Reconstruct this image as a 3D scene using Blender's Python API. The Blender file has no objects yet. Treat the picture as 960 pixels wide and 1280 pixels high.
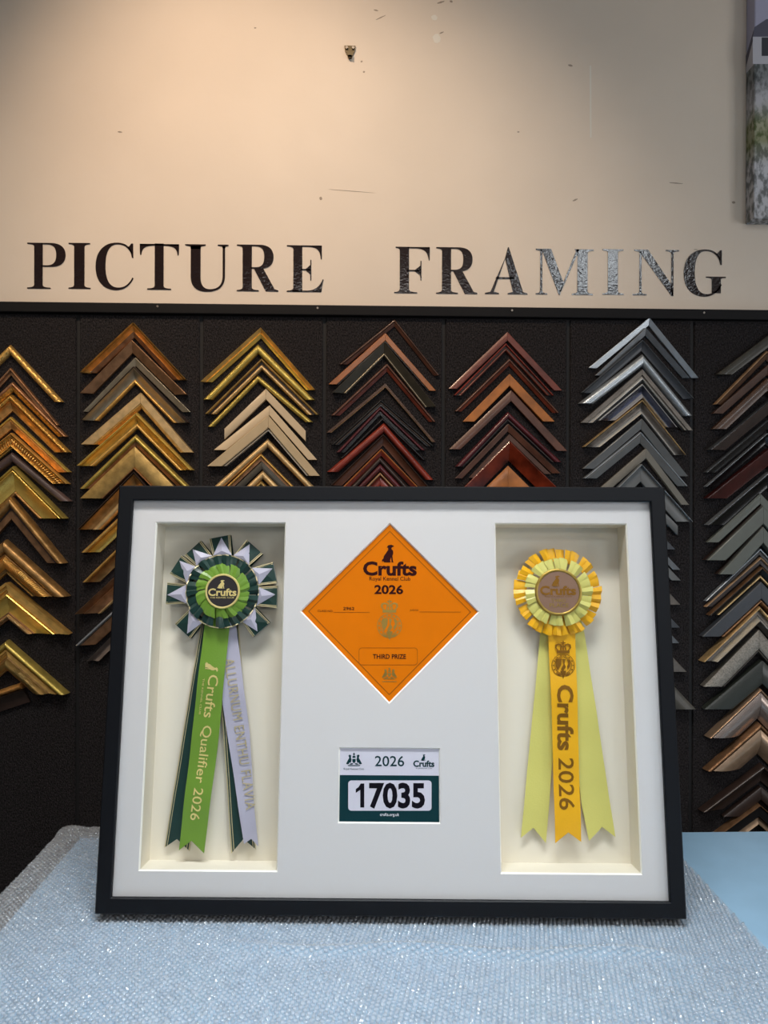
import bpy, bmesh, math, random
import numpy as np
from mathutils import Vector, Matrix
random.seed(7)
rng = np.random.default_rng(7)
R = math.radians
COL = bpy.context.scene.collection
SC = bpy.context.scene

# ------------------------------------------------------------------ camera, light, exposure
F = 924.0                       # focal length in pixels of the 960 x 1280 frame
TABLE_Z = 0.753
CAM = Vector((0.0, -1.6, 1.342))
YAW, PITCH, ROLL = R(1.648), R(-0.095), R(-0.18)
cy, sy, cp, sp = math.cos(YAW), math.sin(YAW), math.cos(PITCH), math.sin(PITCH)
FW = Vector((sy*cp, cy*cp, sp)); RT0 = Vector((cy, -sy, 0)); UP0 = RT0.cross(FW)
cr, sr = math.cos(ROLL), math.sin(ROLL)
RT = RT0*cr - UP0*sr; UP = RT0*sr + UP0*cr
cd = bpy.data.cameras.new('camera'); cam = bpy.data.objects.new('camera', cd); COL.objects.link(cam)
cam.matrix_world = Matrix(((RT.x, UP.x, -FW.x, CAM.x), (RT.y, UP.y, -FW.y, CAM.y), (RT.z, UP.z, -FW.z, CAM.z), (0, 0, 0, 1)))
cd.sensor_fit = 'VERTICAL'; cd.sensor_height = 24.0; cd.lens = F/1280*24.0; cd.clip_start = 0.05
SC.camera = cam

SC.view_settings.view_transform = 'Standard'; SC.view_settings.look = 'None'
SC.view_settings.gamma = 1.0; SC.view_settings.use_curve_mapping = False
SC.view_settings.exposure = 0.0

w = bpy.data.worlds.new('world'); SC.world = w; w.use_nodes = True
w.node_tree.nodes['Background'].inputs[0].default_value = (0.75, 0.85, 1.0, 1)
w.node_tree.nodes['Background'].inputs[1].default_value = 0.18

def area(name, loc, target, sx, sy_, power, col, spread=180):
    l = bpy.data.lights.new(name, 'AREA'); l.shape = 'RECTANGLE'; l.size = sx; l.size_y = sy_
    l.energy = power; l.color = col; l.spread = R(spread)
    o = bpy.data.objects.new(name, l); COL.objects.link(o); o.location = loc
    o.rotation_euler = (Vector(target)-Vector(loc)).to_track_quat('-Z', 'Y').to_euler()
    return o
def spot(name, loc, target, power, col, size, blend, rad=0.05):
    l = bpy.data.lights.new(name, 'SPOT'); l.energy = power; l.color = col
    l.spot_size = R(size); l.spot_blend = blend; l.shadow_soft_size = rad
    o = bpy.data.objects.new(name, l); COL.objects.link(o); o.location = loc
    o.rotation_euler = (Vector(target)-Vector(loc)).to_track_quat('-Z', 'Y').to_euler()
    return o
area('ceiling_panel_lamp', (1.45, -2.9, 2.88), (1.45, -2.9, 0), 0.6, 0.6, 20, (0.88, 0.95, 1.0))
area('front_track_light', (0.1, -4.25, 2.58), (0.0, -0.5, 0.95), 1.3, 0.4, 3.4, (1.0, 0.95, 0.90), 95)
area('added_overhead_fill', (0.0, -1.1, 2.9), (0.0, -1.0, 0.75), 1.2, 0.3, 11, (0.90, 0.96, 1.0), 75)  # added fill from above, no known fixture; brightens table and wrap
area('added_side_fill', (2.9, -1.9, 1.45), (0.2, 0.0, 1.4), 1.6, 1.3, 28, (0.96, 0.97, 1.0))  # added soft fill with no window behind it; gilds mouldings, lifts right wall
spot('warm_track_spot', (-0.50, -0.95, 2.85), (-0.20, 0.0, 1.93), 52, (1.0, 0.73, 0.51), 72, 1.0, 0.04)
spot('neutral_track_spot', (0.10, -1.05, 2.85), (0.02, 0.0, 1.62), 19, (1.0, 0.88, 0.74), 66, 1.0, 0.04)
spot('added_warm_fill_spot', (-1.5, -1.3, 2.85), (-0.78, 0.0, 1.25), 34, (1.0, 0.84, 0.66), 52, 1.0, 0.05)  # extra warm spot added to brighten the gold samples at lower left

# ------------------------------------------------------------------ picture-plane helpers (where a thing on a known surface stands)
def ray(px, py): return RT*(px-480) + FW*F + UP*(640-py)
def wp(px, py, y=0.0):
    """point of the plane y = const (the display wall) seen at a pixel -> (x, z)"""
    d = ray(px, py); t = (y-CAM.y)/d.y
    return (CAM.x+d.x*t, CAM.z+d.z*t)
TH, PH = R(-2.2236), R(8.47)
FM = Matrix.Translation((0.0396, -1.6+1.0455, CAM.z-0.5756)) @ Matrix.Rotation(TH, 4, 'Z') @ Matrix.Rotation(-PH, 4, 'X')
FMI = FM.inverted()
FC = FMI @ CAM
FR = FMI.to_3x3()
def fp(px, py, d):
    """point of the leaning frame's plane at depth d behind its face -> local (u, v)"""
    r = FR @ ray(px, py); t = (d-FC.y)/r.y
    return (FC.x+r.x*t, FC.z+r.z*t)

# ------------------------------------------------------------------ materials
def lin(c):
    return tuple(((x/255)/12.92 if x/255 <= 0.04045 else ((x/255+0.055)/1.055)**2.4) for x in c)
def mat(name, col, rough=0.5, metal=0.0, var=0.0, vscale=40, bump=0.0, bscale=200, coat=0.0, col2=None, stretch=None, sheen=0, spec=None, bdist=0.002, aniso=0):
    m = bpy.data.materials.new(name); m.use_nodes = True
    nt = m.node_tree; b = nt.nodes['Principled BSDF']
    c = lin(col)
    b.inputs['Base Color'].default_value = (*c, 1); b.inputs['Roughness'].default_value = rough
    b.inputs['Metallic'].default_value = metal
    if coat: b.inputs['Coat Weight'].default_value = coat; b.inputs['Coat Roughness'].default_value = 0.12
    if sheen: b.inputs['Sheen Weight'].default_value = sheen
    if spec is not None: b.inputs['Specular IOR Level'].default_value = spec
    if aniso: b.inputs['Anisotropic'].default_value = aniso
    tc = nt.nodes.new('ShaderNodeTexCoord'); mp = nt.nodes.new('ShaderNodeMapping')
    nt.links.new(tc.outputs['Object'], mp.inputs[0])
    if stretch: mp.inputs['Scale'].default_value = stretch
    if var:
        n = nt.nodes.new('ShaderNodeTexNoise'); n.inputs['Scale'].default_value = vscale; n.inputs['Detail'].default_value = 5
        nt.links.new(mp.outputs[0], n.inputs['Vector'])
        cr_ = nt.nodes.new('ShaderNodeValToRGB')
        c2 = lin(col2) if col2 else tuple(x*(1-var) for x in c)
        c1 = c if col2 else tuple(min(1, x*(1+var*0.5)) for x in c)
        cr_.color_ramp.elements[0].position = 0.35; cr_.color_ramp.elements[0].color = (*c2, 1)
        cr_.color_ramp.elements[1].position = 0.65; cr_.color_ramp.elements[1].color = (*c1, 1)
        nt.links.new(n.outputs[0], cr_.inputs[0]); nt.links.new(cr_.outputs[0], b.inputs['Base Color'])
    if bump:
        n = nt.nodes.new('ShaderNodeTexNoise'); n.inputs['Scale'].default_value = bscale; n.inputs['Detail'].default_value = 4
        nt.links.new(mp.outputs[0], n.inputs['Vector'])
        bp = nt.nodes.new('ShaderNodeBump'); bp.inputs['Strength'].default_value = bump; bp.inputs['Distance'].default_value = bdist
        nt.links.new(n.outputs[0], bp.inputs['Height']); nt.links.new(bp.outputs[0], b.inputs['Normal'])
    return m
M = {}
def metal(k, col, rough=0.34, var=0.22, vs=60, bump=0.25, bs=400, mt=0.66): M[k] = mat(k+'_leaf', col, rough, mt, var, vs, bump, bs)
metal('gold', (240, 190, 104)); metal('brightgold', (255, 214, 112), 0.24, 0.15); metal('palegold', (228, 192, 136), 0.38)
metal('antique', (178, 148, 88), 0.42, 0.3); metal('copper', (172, 126, 90), 0.4, 0.35); metal('bronze', (150, 112, 80), 0.42, 0.3)
metal('browngold', (180, 138, 84), 0.38, 0.35); metal('ornate', (232, 178, 88), 0.36, 0.5, 220, 0.9, 330)
metal('orangegold', (226, 164, 92), 0.4, 0.3, 90); metal('olive', (212, 186, 96), 0.32, 0.2)
metal('champagne', (176, 164, 140), 0.36, 0.15); metal('silver', (186, 194, 200), 0.3, 0.08); metal('brightsilver', (236, 236, 232), 0.2, 0.03, 60, 0.03)
metal('pewter', (120, 112, 104), 0.38, 0.2); metal('brushed', (150, 144, 134), 0.42, 0.3, 300, 0.5, 700); metal('rosesilver', (172, 156, 146), 0.26, 0.1, 60, 0.05)
metal('bronzesilver', (190, 160, 132), 0.28, 0.12, 60, 0.05); metal('navy', (70, 74, 92), 0.3, 0.3); metal('steel', (112, 116, 120), 0.42, 0.12)
def wood(k, col, rough=0.38, var=0.35, vs=30, coat=0.15): M[k] = mat(k+'_wood', col, rough, 0, var, vs, 0.15, 300, coat)
wood('cream', (206, 184, 150), 0.6, 0.05); wood('beige', (190, 168, 132), 0.6, 0.07); wood('mahogany', (112, 52, 36)); wood('walnut', (84, 56, 42))
wood('oak', (158, 94, 42), 0.45, 0.25); wood('dark', (52, 38, 32)); wood('plum', (84, 32, 38), 0.3); wood('redwood', (132, 50, 36), 0.3)
wood('burl', (112, 42, 24), 0.16, 0.7, 22, 0.7); wood('tan', (172, 136, 100), 0.4); wood('brown', (96, 62, 48)); wood('orangewood', (176, 106, 40), 0.42)
wood('slate', (64, 68, 74), 0.45, 0.1); wood('grey', (104, 106, 106), 0.5, 0.1); wood('taupe', (116, 112, 102), 0.5, 0.1); wood('sage', (100, 104, 96), 0.5, 0.08)
wood('black', (18, 17, 18), 0.28, 0.1); wood('darkgreen', (48, 52, 46), 0.4, 0.1); wood('blackred', (66, 20, 16), 0.3); wood('mauve', (84, 66, 62), 0.5)
wood('darkolive', (58, 54, 44), 0.5); wood('umber', (84, 56, 36), 0.4); wood('greybrown', (104, 92, 84), 0.5)

M['cream_wall'] = mat('cream_wall_paint', (228, 214, 197), 0.62, 0, 0.05, 3, 0.12, 60)
M['carpet'] = mat('charcoal_carpet', (58, 54, 55), 0.95, 0, 0.75, 420, 1.0, 520, col2=(18, 17, 18), bdist=0.004, stretch=(1, 1, 0.6), spec=0.15)
M['backing'] = mat('black_backing', (13, 12, 14), 0.7, 0, 0, 1, 0.2, 200)
M['rail'] = mat('black_rail_paint', (17, 16, 18), 0.6, 0, 0.1, 30, 0.1, 100, spec=0.2)
M['floor'] = mat('grey_floor', (90, 86, 82), 0.6, 0, 0.2, 8)
M['ceiling'] = mat('white_ceiling', (205, 200, 192), 0.8)
M['roomwall'] = mat('room_wall_paint', (176, 168, 156), 0.8)
M['vinyl'] = mat('dark_brown_vinyl', (34, 20, 18), 0.13, 0, 0, 1, 0.3, 170, bdist=0.0016, spec=0.8)
M['frame_black'] = mat('satin_black_paint', (12, 14, 19), 0.5, 0, 0, 1, 0.06, 500, spec=0.25)
M['mat_white'] = mat('white_mat_board', (217, 215, 214), 0.75, 0, 0, 1, 0.05, 900)
M['mat_core'] = mat('white_board_core', (250, 248, 240), 0.6)
M['liner'] = mat('white_box_lining', (230, 223, 206), 0.75)
M['orange_card'] = mat('orange_card', (226, 120, 0), 0.8, 0, 0.03, 30, spec=0.12)
M['ink'] = mat('dark_maroon_ink', (52, 16, 16), 0.8, spec=0.12); M['ink2'] = mat('thin_brown_ink', (150, 84, 20), 0.8, spec=0.12)
M['foil'] = mat('dull_gold_foil', (176, 146, 70), 0.32, 0.7); M['foil_gold'] = mat('bright_gold_foil', (246, 226, 150), 0.34, 0.4)
M['foil_pale'] = mat('pale_gold_foil', (214, 200, 156), 0.34, 0.5); M['foil_brown'] = mat('brown_gold_foil', (146, 100, 26), 0.4, 0.5)
M['card_white'] = mat('white_number_card', (216, 214, 226), 0.45); M['teal'] = mat('dark_teal_ink', (14, 54, 60), 0.8, spec=0.12)
M['black_ink'] = mat('black_ink', (16, 14, 24), 0.8, spec=0.12); M['card_text'] = mat('white_ink', (235, 235, 240), 0.5)
M['disc'] = mat('charcoal_button', (40, 36, 38), 0.45); M['disc_mauve'] = mat('mauve_gold_button', (150, 118, 98), 0.4, 0.45)
M['sdark'] = mat('dark_green_satin', (12, 52, 46), 0.33, 0, 0, 1, 0.1, 400, sheen=0.2); M['sgreen'] = mat('lime_green_satin', (108, 148, 42), 0.36, 0, 0, 1, 0.1, 400, sheen=0.3)
M['slilac'] = mat('pale_lilac_satin', (182, 180, 198), 0.33, 0, 0, 1, 0.1, 400, sheen=0.3)
M['syellow'] = mat('golden_yellow_satin', (240, 178, 4), 0.36, 0, 0, 1, 0.1, 400, sheen=0.2); M['spale'] = mat('pale_yellow_satin', (214, 208, 112), 0.36, 0, 0, 1, 0.1, 400, sheen=0.3)
M['table'] = mat('pale_blue_laminate', (152, 188, 214), 0.38, 0, 0.05, 14, 0.18, 24, spec=0.4)
M['leg'] = mat('grey_table_metal', (90, 92, 96), 0.4, 0.6); M['brass'] = mat('dull_brass', (96, 84, 62), 0.4, 0.7)
M['mark'] = mat('grey_scuff', (158, 144, 128), 0.8); M['filler'] = mat('pale_filler', (232, 226, 214), 0.7); M['screw'] = mat('screw_steel', (150, 140, 130), 0.35, 0.8)

# thin clear film: part clear, part milky plastic with a glossy skin
def film(name, clear):
    m = bpy.data.materials.new(name); m.use_nodes = True; nt = m.node_tree
    b = nt.nodes['Principled BSDF']; out = nt.nodes['Material Output']
    b.inputs['Base Color'].default_value = (0.86, 0.89, 0.93, 1); b.inputs['Roughness'].default_value = 0.16
    b.inputs['Specular IOR Level'].default_value = 0.9
    t = nt.nodes.new('ShaderNodeBsdfTransparent'); mx = nt.nodes.new('ShaderNodeMixShader'); mx.inputs[0].default_value = 1-clear
    g = nt.nodes.new('ShaderNodeBsdfGlossy'); g.inputs['Roughness'].default_value = 0.12
    fr = nt.nodes.new('ShaderNodeFresnel'); fr.inputs[0].default_value = 1.45; m2 = nt.nodes.new('ShaderNodeMixShader')
    nt.links.new(t.outputs[0], mx.inputs[1]); nt.links.new(b.outputs[0], mx.inputs[2])
    nt.links.new(fr.outputs[0], m2.inputs[0]); nt.links.new(mx.outputs[0], m2.inputs[1]); nt.links.new(g.outputs[0], m2.inputs[2])
    nt.links.new(m2.outputs[0], out.inputs[0]); return m
M['film'] = film('clear_film', 0.80); M['bubble'] = film('clear_bubbles', 0.70)
def pane(name):
    m = bpy.data.materials.new(name); m.use_nodes = True; nt = m.node_tree; nt.nodes.remove(nt.nodes['Principled BSDF'])
    out = nt.nodes['Material Output']; t = nt.nodes.new('ShaderNodeBsdfTransparent'); g = nt.nodes.new('ShaderNodeBsdfGlossy')
    g.inputs['Roughness'].default_value = 0.02; fr = nt.nodes.new('ShaderNodeFresnel'); fr.inputs[0].default_value = 1.06
    mx = nt.nodes.new('ShaderNodeMixShader'); nt.links.new(fr.outputs[0], mx.inputs[0]); nt.links.new(t.outputs[0], mx.inputs[1])
    nt.links.new(g.outputs[0], mx.inputs[2]); nt.links.new(mx.outputs[0], out.inputs[0]); return m
M['glass'] = pane('art_glass')

# ------------------------------------------------------------------ object helpers
def empty(name, loc, label=None, cat=None, group=None, rot=None):
    o = bpy.data.objects.new(name, None); COL.objects.link(o); o.empty_display_size = 0.02
    o.matrix_world = (Matrix.Translation(loc) @ rot.to_4x4()) if rot else Matrix.Translation(loc)
    if label: o['label'] = label
    if cat: o['category'] = cat
    if group: o['group'] = group
    return o
def tag(o, label, cat, group=None):
    o['label'] = label; o['category'] = cat
    if group: o['group'] = group
    return o
def obj(name, vf, m, parent=None, off=(0, 0, 0), loc=None, smooth=None, kind=None):
    """vf = (verts, faces) in the parent's frame plus off; one mesh object"""
    v, f = vf
    me = bpy.data.meshes.new(name)
    me.from_pydata([(a[0]-off[0], a[1]-off[1], a[2]-off[2]) for a in v], [], f)
    bm = bmesh.new(); bm.from_mesh(me); bmesh.ops.recalc_face_normals(bm, faces=bm.faces); bm.to_mesh(me); bm.free()
    me.materials.append(M[m] if isinstance(m, str) else m)
    if smooth:
        me.polygons.foreach_set('use_smooth', [True]*len(me.polygons)); me.set_sharp_from_angle(angle=R(smooth))
    me.update()
    o = bpy.data.objects.new(name, me); COL.objects.link(o)
    if parent: o.parent = parent
    if loc: o.location = loc
    if kind: o['kind'] = kind
    return o
def cat_(*vfs):
    V, Fc = [], []
    for v, f in vfs:
        n = len(V); V += list(v); Fc += [tuple(i+n for i in g) for g in f]
    return V, Fc
def box(x0, x1, y0, y1, z0, z1):
    v = [(x, y, z) for x in (x0, x1) for y in (y0, y1) for z in (z0, z1)]
    return v, [(0, 1, 3, 2), (4, 6, 7, 5), (0, 4, 5, 1), (2, 3, 7, 6), (0, 2, 6, 4), (1, 5, 7, 3)]
def bevbox(x0, x1, y0, y1, z0, z1, b=0.001, seg=2):
    bm = bmesh.new(); v, f = box(x0, x1, y0, y1, z0, z1)
    bv = [bm.verts.new(a) for a in v]
    for g in f: bm.faces.new([bv[i] for i in g])
    bmesh.ops.bevel(bm, geom=bm.edges[:], offset=b, segments=seg, affect='EDGES', profile=0.5)
    bm.verts.index_update(); r = ([tuple(a.co) for a in bm.verts], [tuple(x.index for x in g.verts) for g in bm.faces]); bm.free(); return r
def slab(poly, y0, y1):
    """polygon in (x, z) between depths y0 and y1"""
    n = len(poly)
    v = [(p[0], y0, p[1]) for p in poly]+[(p[0], y1, p[1]) for p in poly]
    return v, [tuple(range(n)), tuple(range(2*n-1, n-1, -1))]+[(i, (i+1) % n, n+(i+1) % n, n+i) for i in range(n)]
def bandslab(a, b, y0, y1, closed=False):
    """strip between two polylines of equal length, as a thin solid"""
    n = len(a); V = [(p[0], y0, p[1]) for p in a]+[(p[0], y0, p[1]) for p in b]+[(p[0], y1, p[1]) for p in a]+[(p[0], y1, p[1]) for p in b]
    Fc = []
    for i in range(n if closed else n-1):
        j = (i+1) % n
        Fc += [(i, j, n+j, n+i), (2*n+i, 3*n+i, 3*n+j, 2*n+j), (i, 2*n+i, 2*n+j, j), (n+i, n+j, 3*n+j, 3*n+i)]
    if not closed: Fc += [(0, n, 3*n, 2*n), (n-1, 3*n-1, 4*n-1, 2*n-1)]
    return V, Fc
def circ(cx, cz, r, n=32, a0=0, a1=360, rz=None):
    rz = r if rz is None else rz
    return [(cx+r*math.cos(R(a0+(a1-a0)*i/n)), cz+rz*math.sin(R(a0+(a1-a0)*i/n))) for i in range(n if a1-a0 == 360 else n+1)]
def disc(cx, cz, r, y0, y1, n=40): return slab(circ(cx, cz, r, n), y0, y1)
def ring(cx, cz, r0, r1, y0, y1, n=40): return bandslab(circ(cx, cz, r0, n), circ(cx, cz, r1, n), y0, y1, True)
def struct(name, vf, m, kind='structure'):
    o = obj(name, vf, m); o['kind'] = kind; return o

# ------------------------------------------------------------------ the room
YW = 0.012                       # face of the cream wall; the display panels stand at y = 0
zt = wp(480, 382.2, -0.008)[1]; zb = wp(480, 395.0, -0.008)[1]
struct('floor', box(-3, 3, -4.6, 0.2, -0.05, 0), 'floor')
struct('ceiling', box(-3, 3, -4.6, 0.2, 3.0, 3.05), 'ceiling')
struct('wall_left', box(-3.05, -3, -4.6, 0.2, 0, 3), 'roomwall')
struct('wall_right', box(3, 3.05, -4.6, 0.2, 0, 3), 'roomwall')
wb = struct('wall_back', box(-3, 3, YW, 0.2, 0, 3), 'cream_wall')
# the panels that carry the samples
board = empty('display_board', (0, YW, 0), 'charcoal carpeted display board under the painted lettering, hung with frame corner samples', 'display board')
obj('backing_sheet', box(-1.72, 1.72, 0.004, YW-0.0013, 0.25, zb+0.004), 'backing', board, (0, YW, 0))
seams = [wp(x, 640)[0] for x in (97, 251, 405, 554, 710, 865)]
pit = (seams[-1]-seams[0])/5
seams = [seams[0]-pit*k for k in (4, 3, 2, 1)]+seams+[seams[-1]+pit*k for k in (1, 2, 3)]
for a, b in zip(seams[:-1], seams[1:]):
    obj('carpet_panel', bevbox(a+0.004, b-0.004, 0.0, 0.006, 0.27, zb-0.002, 0.0015, 1), 'carpet', board, (0, YW, 0))
tr = struct('trim_1', bevbox(-1.75, 1.75, -0.010, YW+0.002, zb, zt, 0.002, 2), 'rail')
for px, py in ((197, 383), (397, 385), (640, 388), (880, 391)):
    x, z = wp(px, py, -0.01)
    obj('screw', cat_(disc(x, z, 0.0022, -0.0115, -0.0095, 10)), 'screw', tr)
# marks on the cream wall
def wallmark(name, poly, m, d=0.0003):
    obj(name, slab([wp(a, b, YW) for a, b in poly], YW-d, YW), m, wb)
for cx, cy_, rx, ry, m in ((546, 48, 5, 6, 'filler'), (543, 22, 4, 3.5, 'filler'), (401, 248, 1.8, 2.2, 'mark'), (917, 253, 2.2, 1.6, 'mark')):
    wallmark('filler_spot' if m == 'filler' else 'scuff', [(cx+rx*math.cos(t*0.7)*(1+0.25*math.sin(t*3)), cy_+ry*math.sin(t*0.7)) for t in range(9)], m)
for a in (((737, 82), (739, 82), (739.4, 172), (737.4, 172)),): wallmark('patched_scratch', a, 'filler')
for cx, cy_, s, t in ((319, 35, 1.5, 1), (551, 3, 5, 1.2), (564, 2, 2, 1.6), (552, 41, 3, 1), (713, 82, 3, 1.5), (648, 165, 1.5, 1), (719, 250, 3.5, 1.2),
                      (845, 229, 9, .8), (470, 13, 3, 1), (476, 22, 7, .7), (150, 165, 3, 1), (455, 90, 1.4, 1.4), (452, 77, 1.4, 1.2), (440, 239, 30, .4), (870, 312, 3, .5)):
    a = random.uniform(-0.5, 0.9) if s < 8 else 0.08
    ca, sa = math.cos(a), math.sin(a)
    wallmark('scuff', [(cx+x*ca-y*sa, cy_+x*sa+y*ca) for x, y in ((-s, -t*.4), (0, -t), (s, -t*.3), (s*.8, t*.4), (0, t*.8), (-s*.8, t*.5))], 'mark')
# hook
hx, hz = wp(437.5, 66, YW); k = 1.6/F
hk = empty('picture_hook', (hx, YW, hz-0.012), 'small dull metal picture hook left alone high on the cream wall', 'hook')
o_ = (hx, YW, hz-0.012)
obj('hook_plate', slab([(hx-7*k, hz+8*k), (hx+7*k, hz+8*k), (hx+6*k, hz+1*k), (hx+3*k, hz-5*k), (hx+2*k, hz-8*k), (hx-2*k, hz-8*k), (hx-3*k, hz-5*k), (hx-6*k, hz+1*k)], YW-0.003, YW), 'brass', hk, o_)
for s in (-4, 4): obj('nail', disc(hx+s*k, hz+4.5*k, 0.003, YW-0.007, YW-0.003, 10), 'screw', hk, o_)
obj('hook_lip', cat_(box(hx-2.4*k, hx+2.4*k, YW-0.011, YW-0.003, hz-8*k, hz-6.5*k), box(hx-2.4*k, hx+2.4*k, YW-0.011, YW-0.009, hz-8*k, hz-2.5*k)), 'brass', hk, o_)

# ------------------------------------------------------------------ letters on the wall (units: cap height 100)
def bez(p0, p1, p2, p3, n=14):
    return [((1-t)**3*p0[0]+3*(1-t)**2*t*p1[0]+3*(1-t)*t*t*p2[0]+t**3*p3[0], (1-t)**3*p0[1]+3*(1-t)**2*t*p1[1]+3*(1-t)*t*t*p2[1]+t**3*p3[1]) for t in [i/n for i in range(n+1)]]
S = 2.4                          # hairline serif thickness
def stem(x0, x1, bl, br, tl, tr_, y0=0, y1=100, br_h=9):
    """upright with bracketed serifs reaching bl/br (foot) and tl/tr_ (top); None = no serif on that side"""
    L, Rr = [], []
    def side(xs, xf, xt, s):
        p = []
        if xf is not None: p += [(xf, y0), (xf, y0+S)]+bez((xf, y0+S), (xs+(xf-xs)*.35, y0+S+.5), (xs, y0+br_h*.45), (xs, y0+br_h), 6)[1:]
        else: p += [(xs, y0)]
        if xt is not None: p += bez((xs, y1-br_h), (xs, y1-br_h*.45), (xs+(xt-xs)*.35, y1-S-.5), (xt, y1-S), 6)+[(xt, y1)]
        else: p += [(xs, y1)]
        return p
    return ('p', side(x0, bl, tl, 0)+side(x1, br, tr_, 1)[::-1])
def bowl(xs, xr, yt, yb, th, thin=3.2, xc=None):
    h = (yt-yb); m = (yt+yb)/2; xc = xs+(xr-xs)*0.38 if xc is None else xc
    o = [(xs, yt)]+bez((xc, yt), (xr-(xr-xc)*.35, yt), (xr, yt-h*.17), (xr, m))+bez((xr, m), (xr, yb+h*.17), (xr-(xr-xc)*.35, yb), (xc, yb))[1:]+[(xs, yb)]
    xi = xr-th; t2 = yt-thin; b2 = yb+thin; xci = xs+(xi-xs)*0.35
    i = [(xs, t2)]+bez((xci, t2), (xi-(xi-xci)*.2, t2), (xi, t2-h*.17), (xi, m))+bez((xi, m), (xi, b2+h*.17), (xi-(xi-xci)*.2, b2), (xci, b2))[1:]+[(xs, b2)]
    return ('b', o, i)
def P(*p): return ('p', list(p))
def c_body(w_, th):
    o = bez((w_*.96, 80), (w_*.88, 97), (w_*.74, 101.5), (w_*.56, 101.5))+bez((w_*.56, 101.5), (w_*.2, 101.5), (0, 80), (0, 49))[1:]+bez((0, 49), (0, 18), (w_*.2, -2), (w_*.54, -2))[1:]+bez((w_*.54, -2), (w_*.78, -2), (w_*.92, 10), (w_, 24))[1:]
    i = bez((w_*.94, 77), (w_*.86, 92), (w_*.74, 98), (w_*.58, 98))+bez((w_*.58, 98), (th+w_*.08, 98), (th, 78), (th, 50))[1:]+bez((th, 50), (th, 22), (th+w_*.1, 3.5), (w_*.6, 3.5))[1:]+bez((w_*.6, 3.5), (w_*.78, 3.5), (w_*.9, 13), (w_*.97, 26))[1:]
    return ('b', o, i)
def leg_(x0, x1, x2, x3):      # diagonal foot of an R
    return P((x0, 48), (x1, 50), (x2-3, 5), (x3, S), (x3, 0), (x2-22, 0))
G = {
 'P': (82, [stem(15, 33, 0, 50, 0, None), bowl(30, 82, 100, 48, 20)]),
 'I': (47, [stem(12, 34, 0, 47, 0, 46)]),
 'C': (81, [c_body(81, 21), P((76, 100), (80, 100), (80.5, 69), (77.5, 69), (74, 84), (68, 92), (72, 94))]),
 'T': (84, [stem(32, 51, 16, 67, None, None), P((1, 99), (83, 99), (83, 95.5), (1, 95.5)),
            ('b', bez((0, 99), (0, 90), (0, 80), (1, 75), 8), bez((32, 95.6), (12, 95), (5, 92), (3, 75), 8)), ('b', bez((84, 99), (84, 90), (84, 80), (83, 75), 8), bez((51, 95.6), (72, 95), (79, 92), (81, 75), 8))]),
 'U': (93, [('b', [(12, 97)]+bez((12, 30), (12, 8), (25, -2), (46, -2))+bez((46, -2), (70, -2), (85.5, 8), (85.5, 33))[1:]+[(85.5, 97)],
                  [(33, 97)]+bez((33, 30), (33, 12), (40, 3.5), (53, 3.5))+bez((53, 3.5), (72, 3.5), (80.5, 14), (80.5, 33))[1:]+[(80.5, 97)]),
            P((0, 100), (44, 100), (44, 97.6), (34, 95.5), (33, 90), (12, 90), (11, 95.5), (0, 97.6)), P((70, 100), (93, 100), (93, 97.6), (87, 96), (85.5, 92), (80.5, 92), (79, 96), (70, 97.6))]),
 'R': (89, [stem(12.5, 32, 0, 47, 0, None), bowl(30, 78.5, 100, 48.5, 20), leg_(37, 56, 84, 89)]),
 'E': (79, [stem(14, 33, 0, None, 0, None), P((30, 100), (75, 100), (75, 97), (30, 97)), ('b', bez((75, 100), (75, 90), (75, 80), (75, 71), 8), bez((48, 97.1), (66, 96), (71, 90), (73, 71), 8)),
            P((30, 49.5), (51, 49.5), (51, 46.5), (30, 46.5)), ('b', bez((52.5, 69), (52.5, 60), (52.5, 40), (52.5, 25), 8), bez((50.5, 69), (50, 47), (50, 49), (50.5, 25), 8)), P((40, 49), (50.6, 58), (50.6, 38), (40, 47)),
            P((12, 0), (74, 0), (75, 3), (12, 3)), ('b', bez((79, 27), (77, 18), (75, 8), (74, 0), 8), bez((77, 27), (70, 12), (62, 3.5), (44, 3), 8))]),
 'F': (79, [stem(14, 34, 2, 52, 5, None), P((30, 100), (79, 100), (79, 97), (30, 97)), ('b', bez((79, 100), (79, 90), (79, 80), (78.5, 71), 8), bez((50, 97.1), (69, 96), (74, 90), (77, 71), 8)),
            P((30, 50.5), (58, 50.5), (58, 47.5), (30, 47.5)), ('b', bez((61, 70), (61, 60), (61, 40), (61, 28), 8), bez((59, 70), (58, 48), (58, 50), (59, 28), 8)), P((46, 50), (59.3, 60), (59.3, 38), (46, 48))]),
 'A': (91, [P((49, 102), (51, 102), (82, 5), (91, S), (91, 0), (49, 0), (49, S), (60, 5), (43, 78)), P((44.5, 82), (47.5, 90), (19, 5), (30, S), (30, 0), (0, 0), (0, S), (12, 5)), P((24, 37), (62, 37), (62, 33), (23, 33))]),
 'M': (125, [stem(9.5, 14, 0, 25, None, None, 0, 98), P((0, 100), (33, 100), (60, 26), (52, -1), (50, -1), (14, 95), (0, 97.6)), P((50, 2), (56, 9), (94, 100), (88.5, 100)), stem(90, 112, 78, 124, None, 125), P((84, 100), (92, 100), (92, 90))]),
 'N': (100, [stem(14.5, 19, 0, 30, None, None, 0, 96), P((3, 100), (33, 100), (84, 24), (88, -1), (84, -1), (17, 92), (11, 96), (3, 97.6)), stem(83.5, 88, None, None, 71, 100, 0)]),
 'G': (93, [c_body(84, 24), P((80, 100), (84, 100), (84, 68), (81, 68), (77, 84), (71, 92), (75, 94)), stem(62, 82, None, None, 49, 93, 6, 42, 7)]),
}
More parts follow.
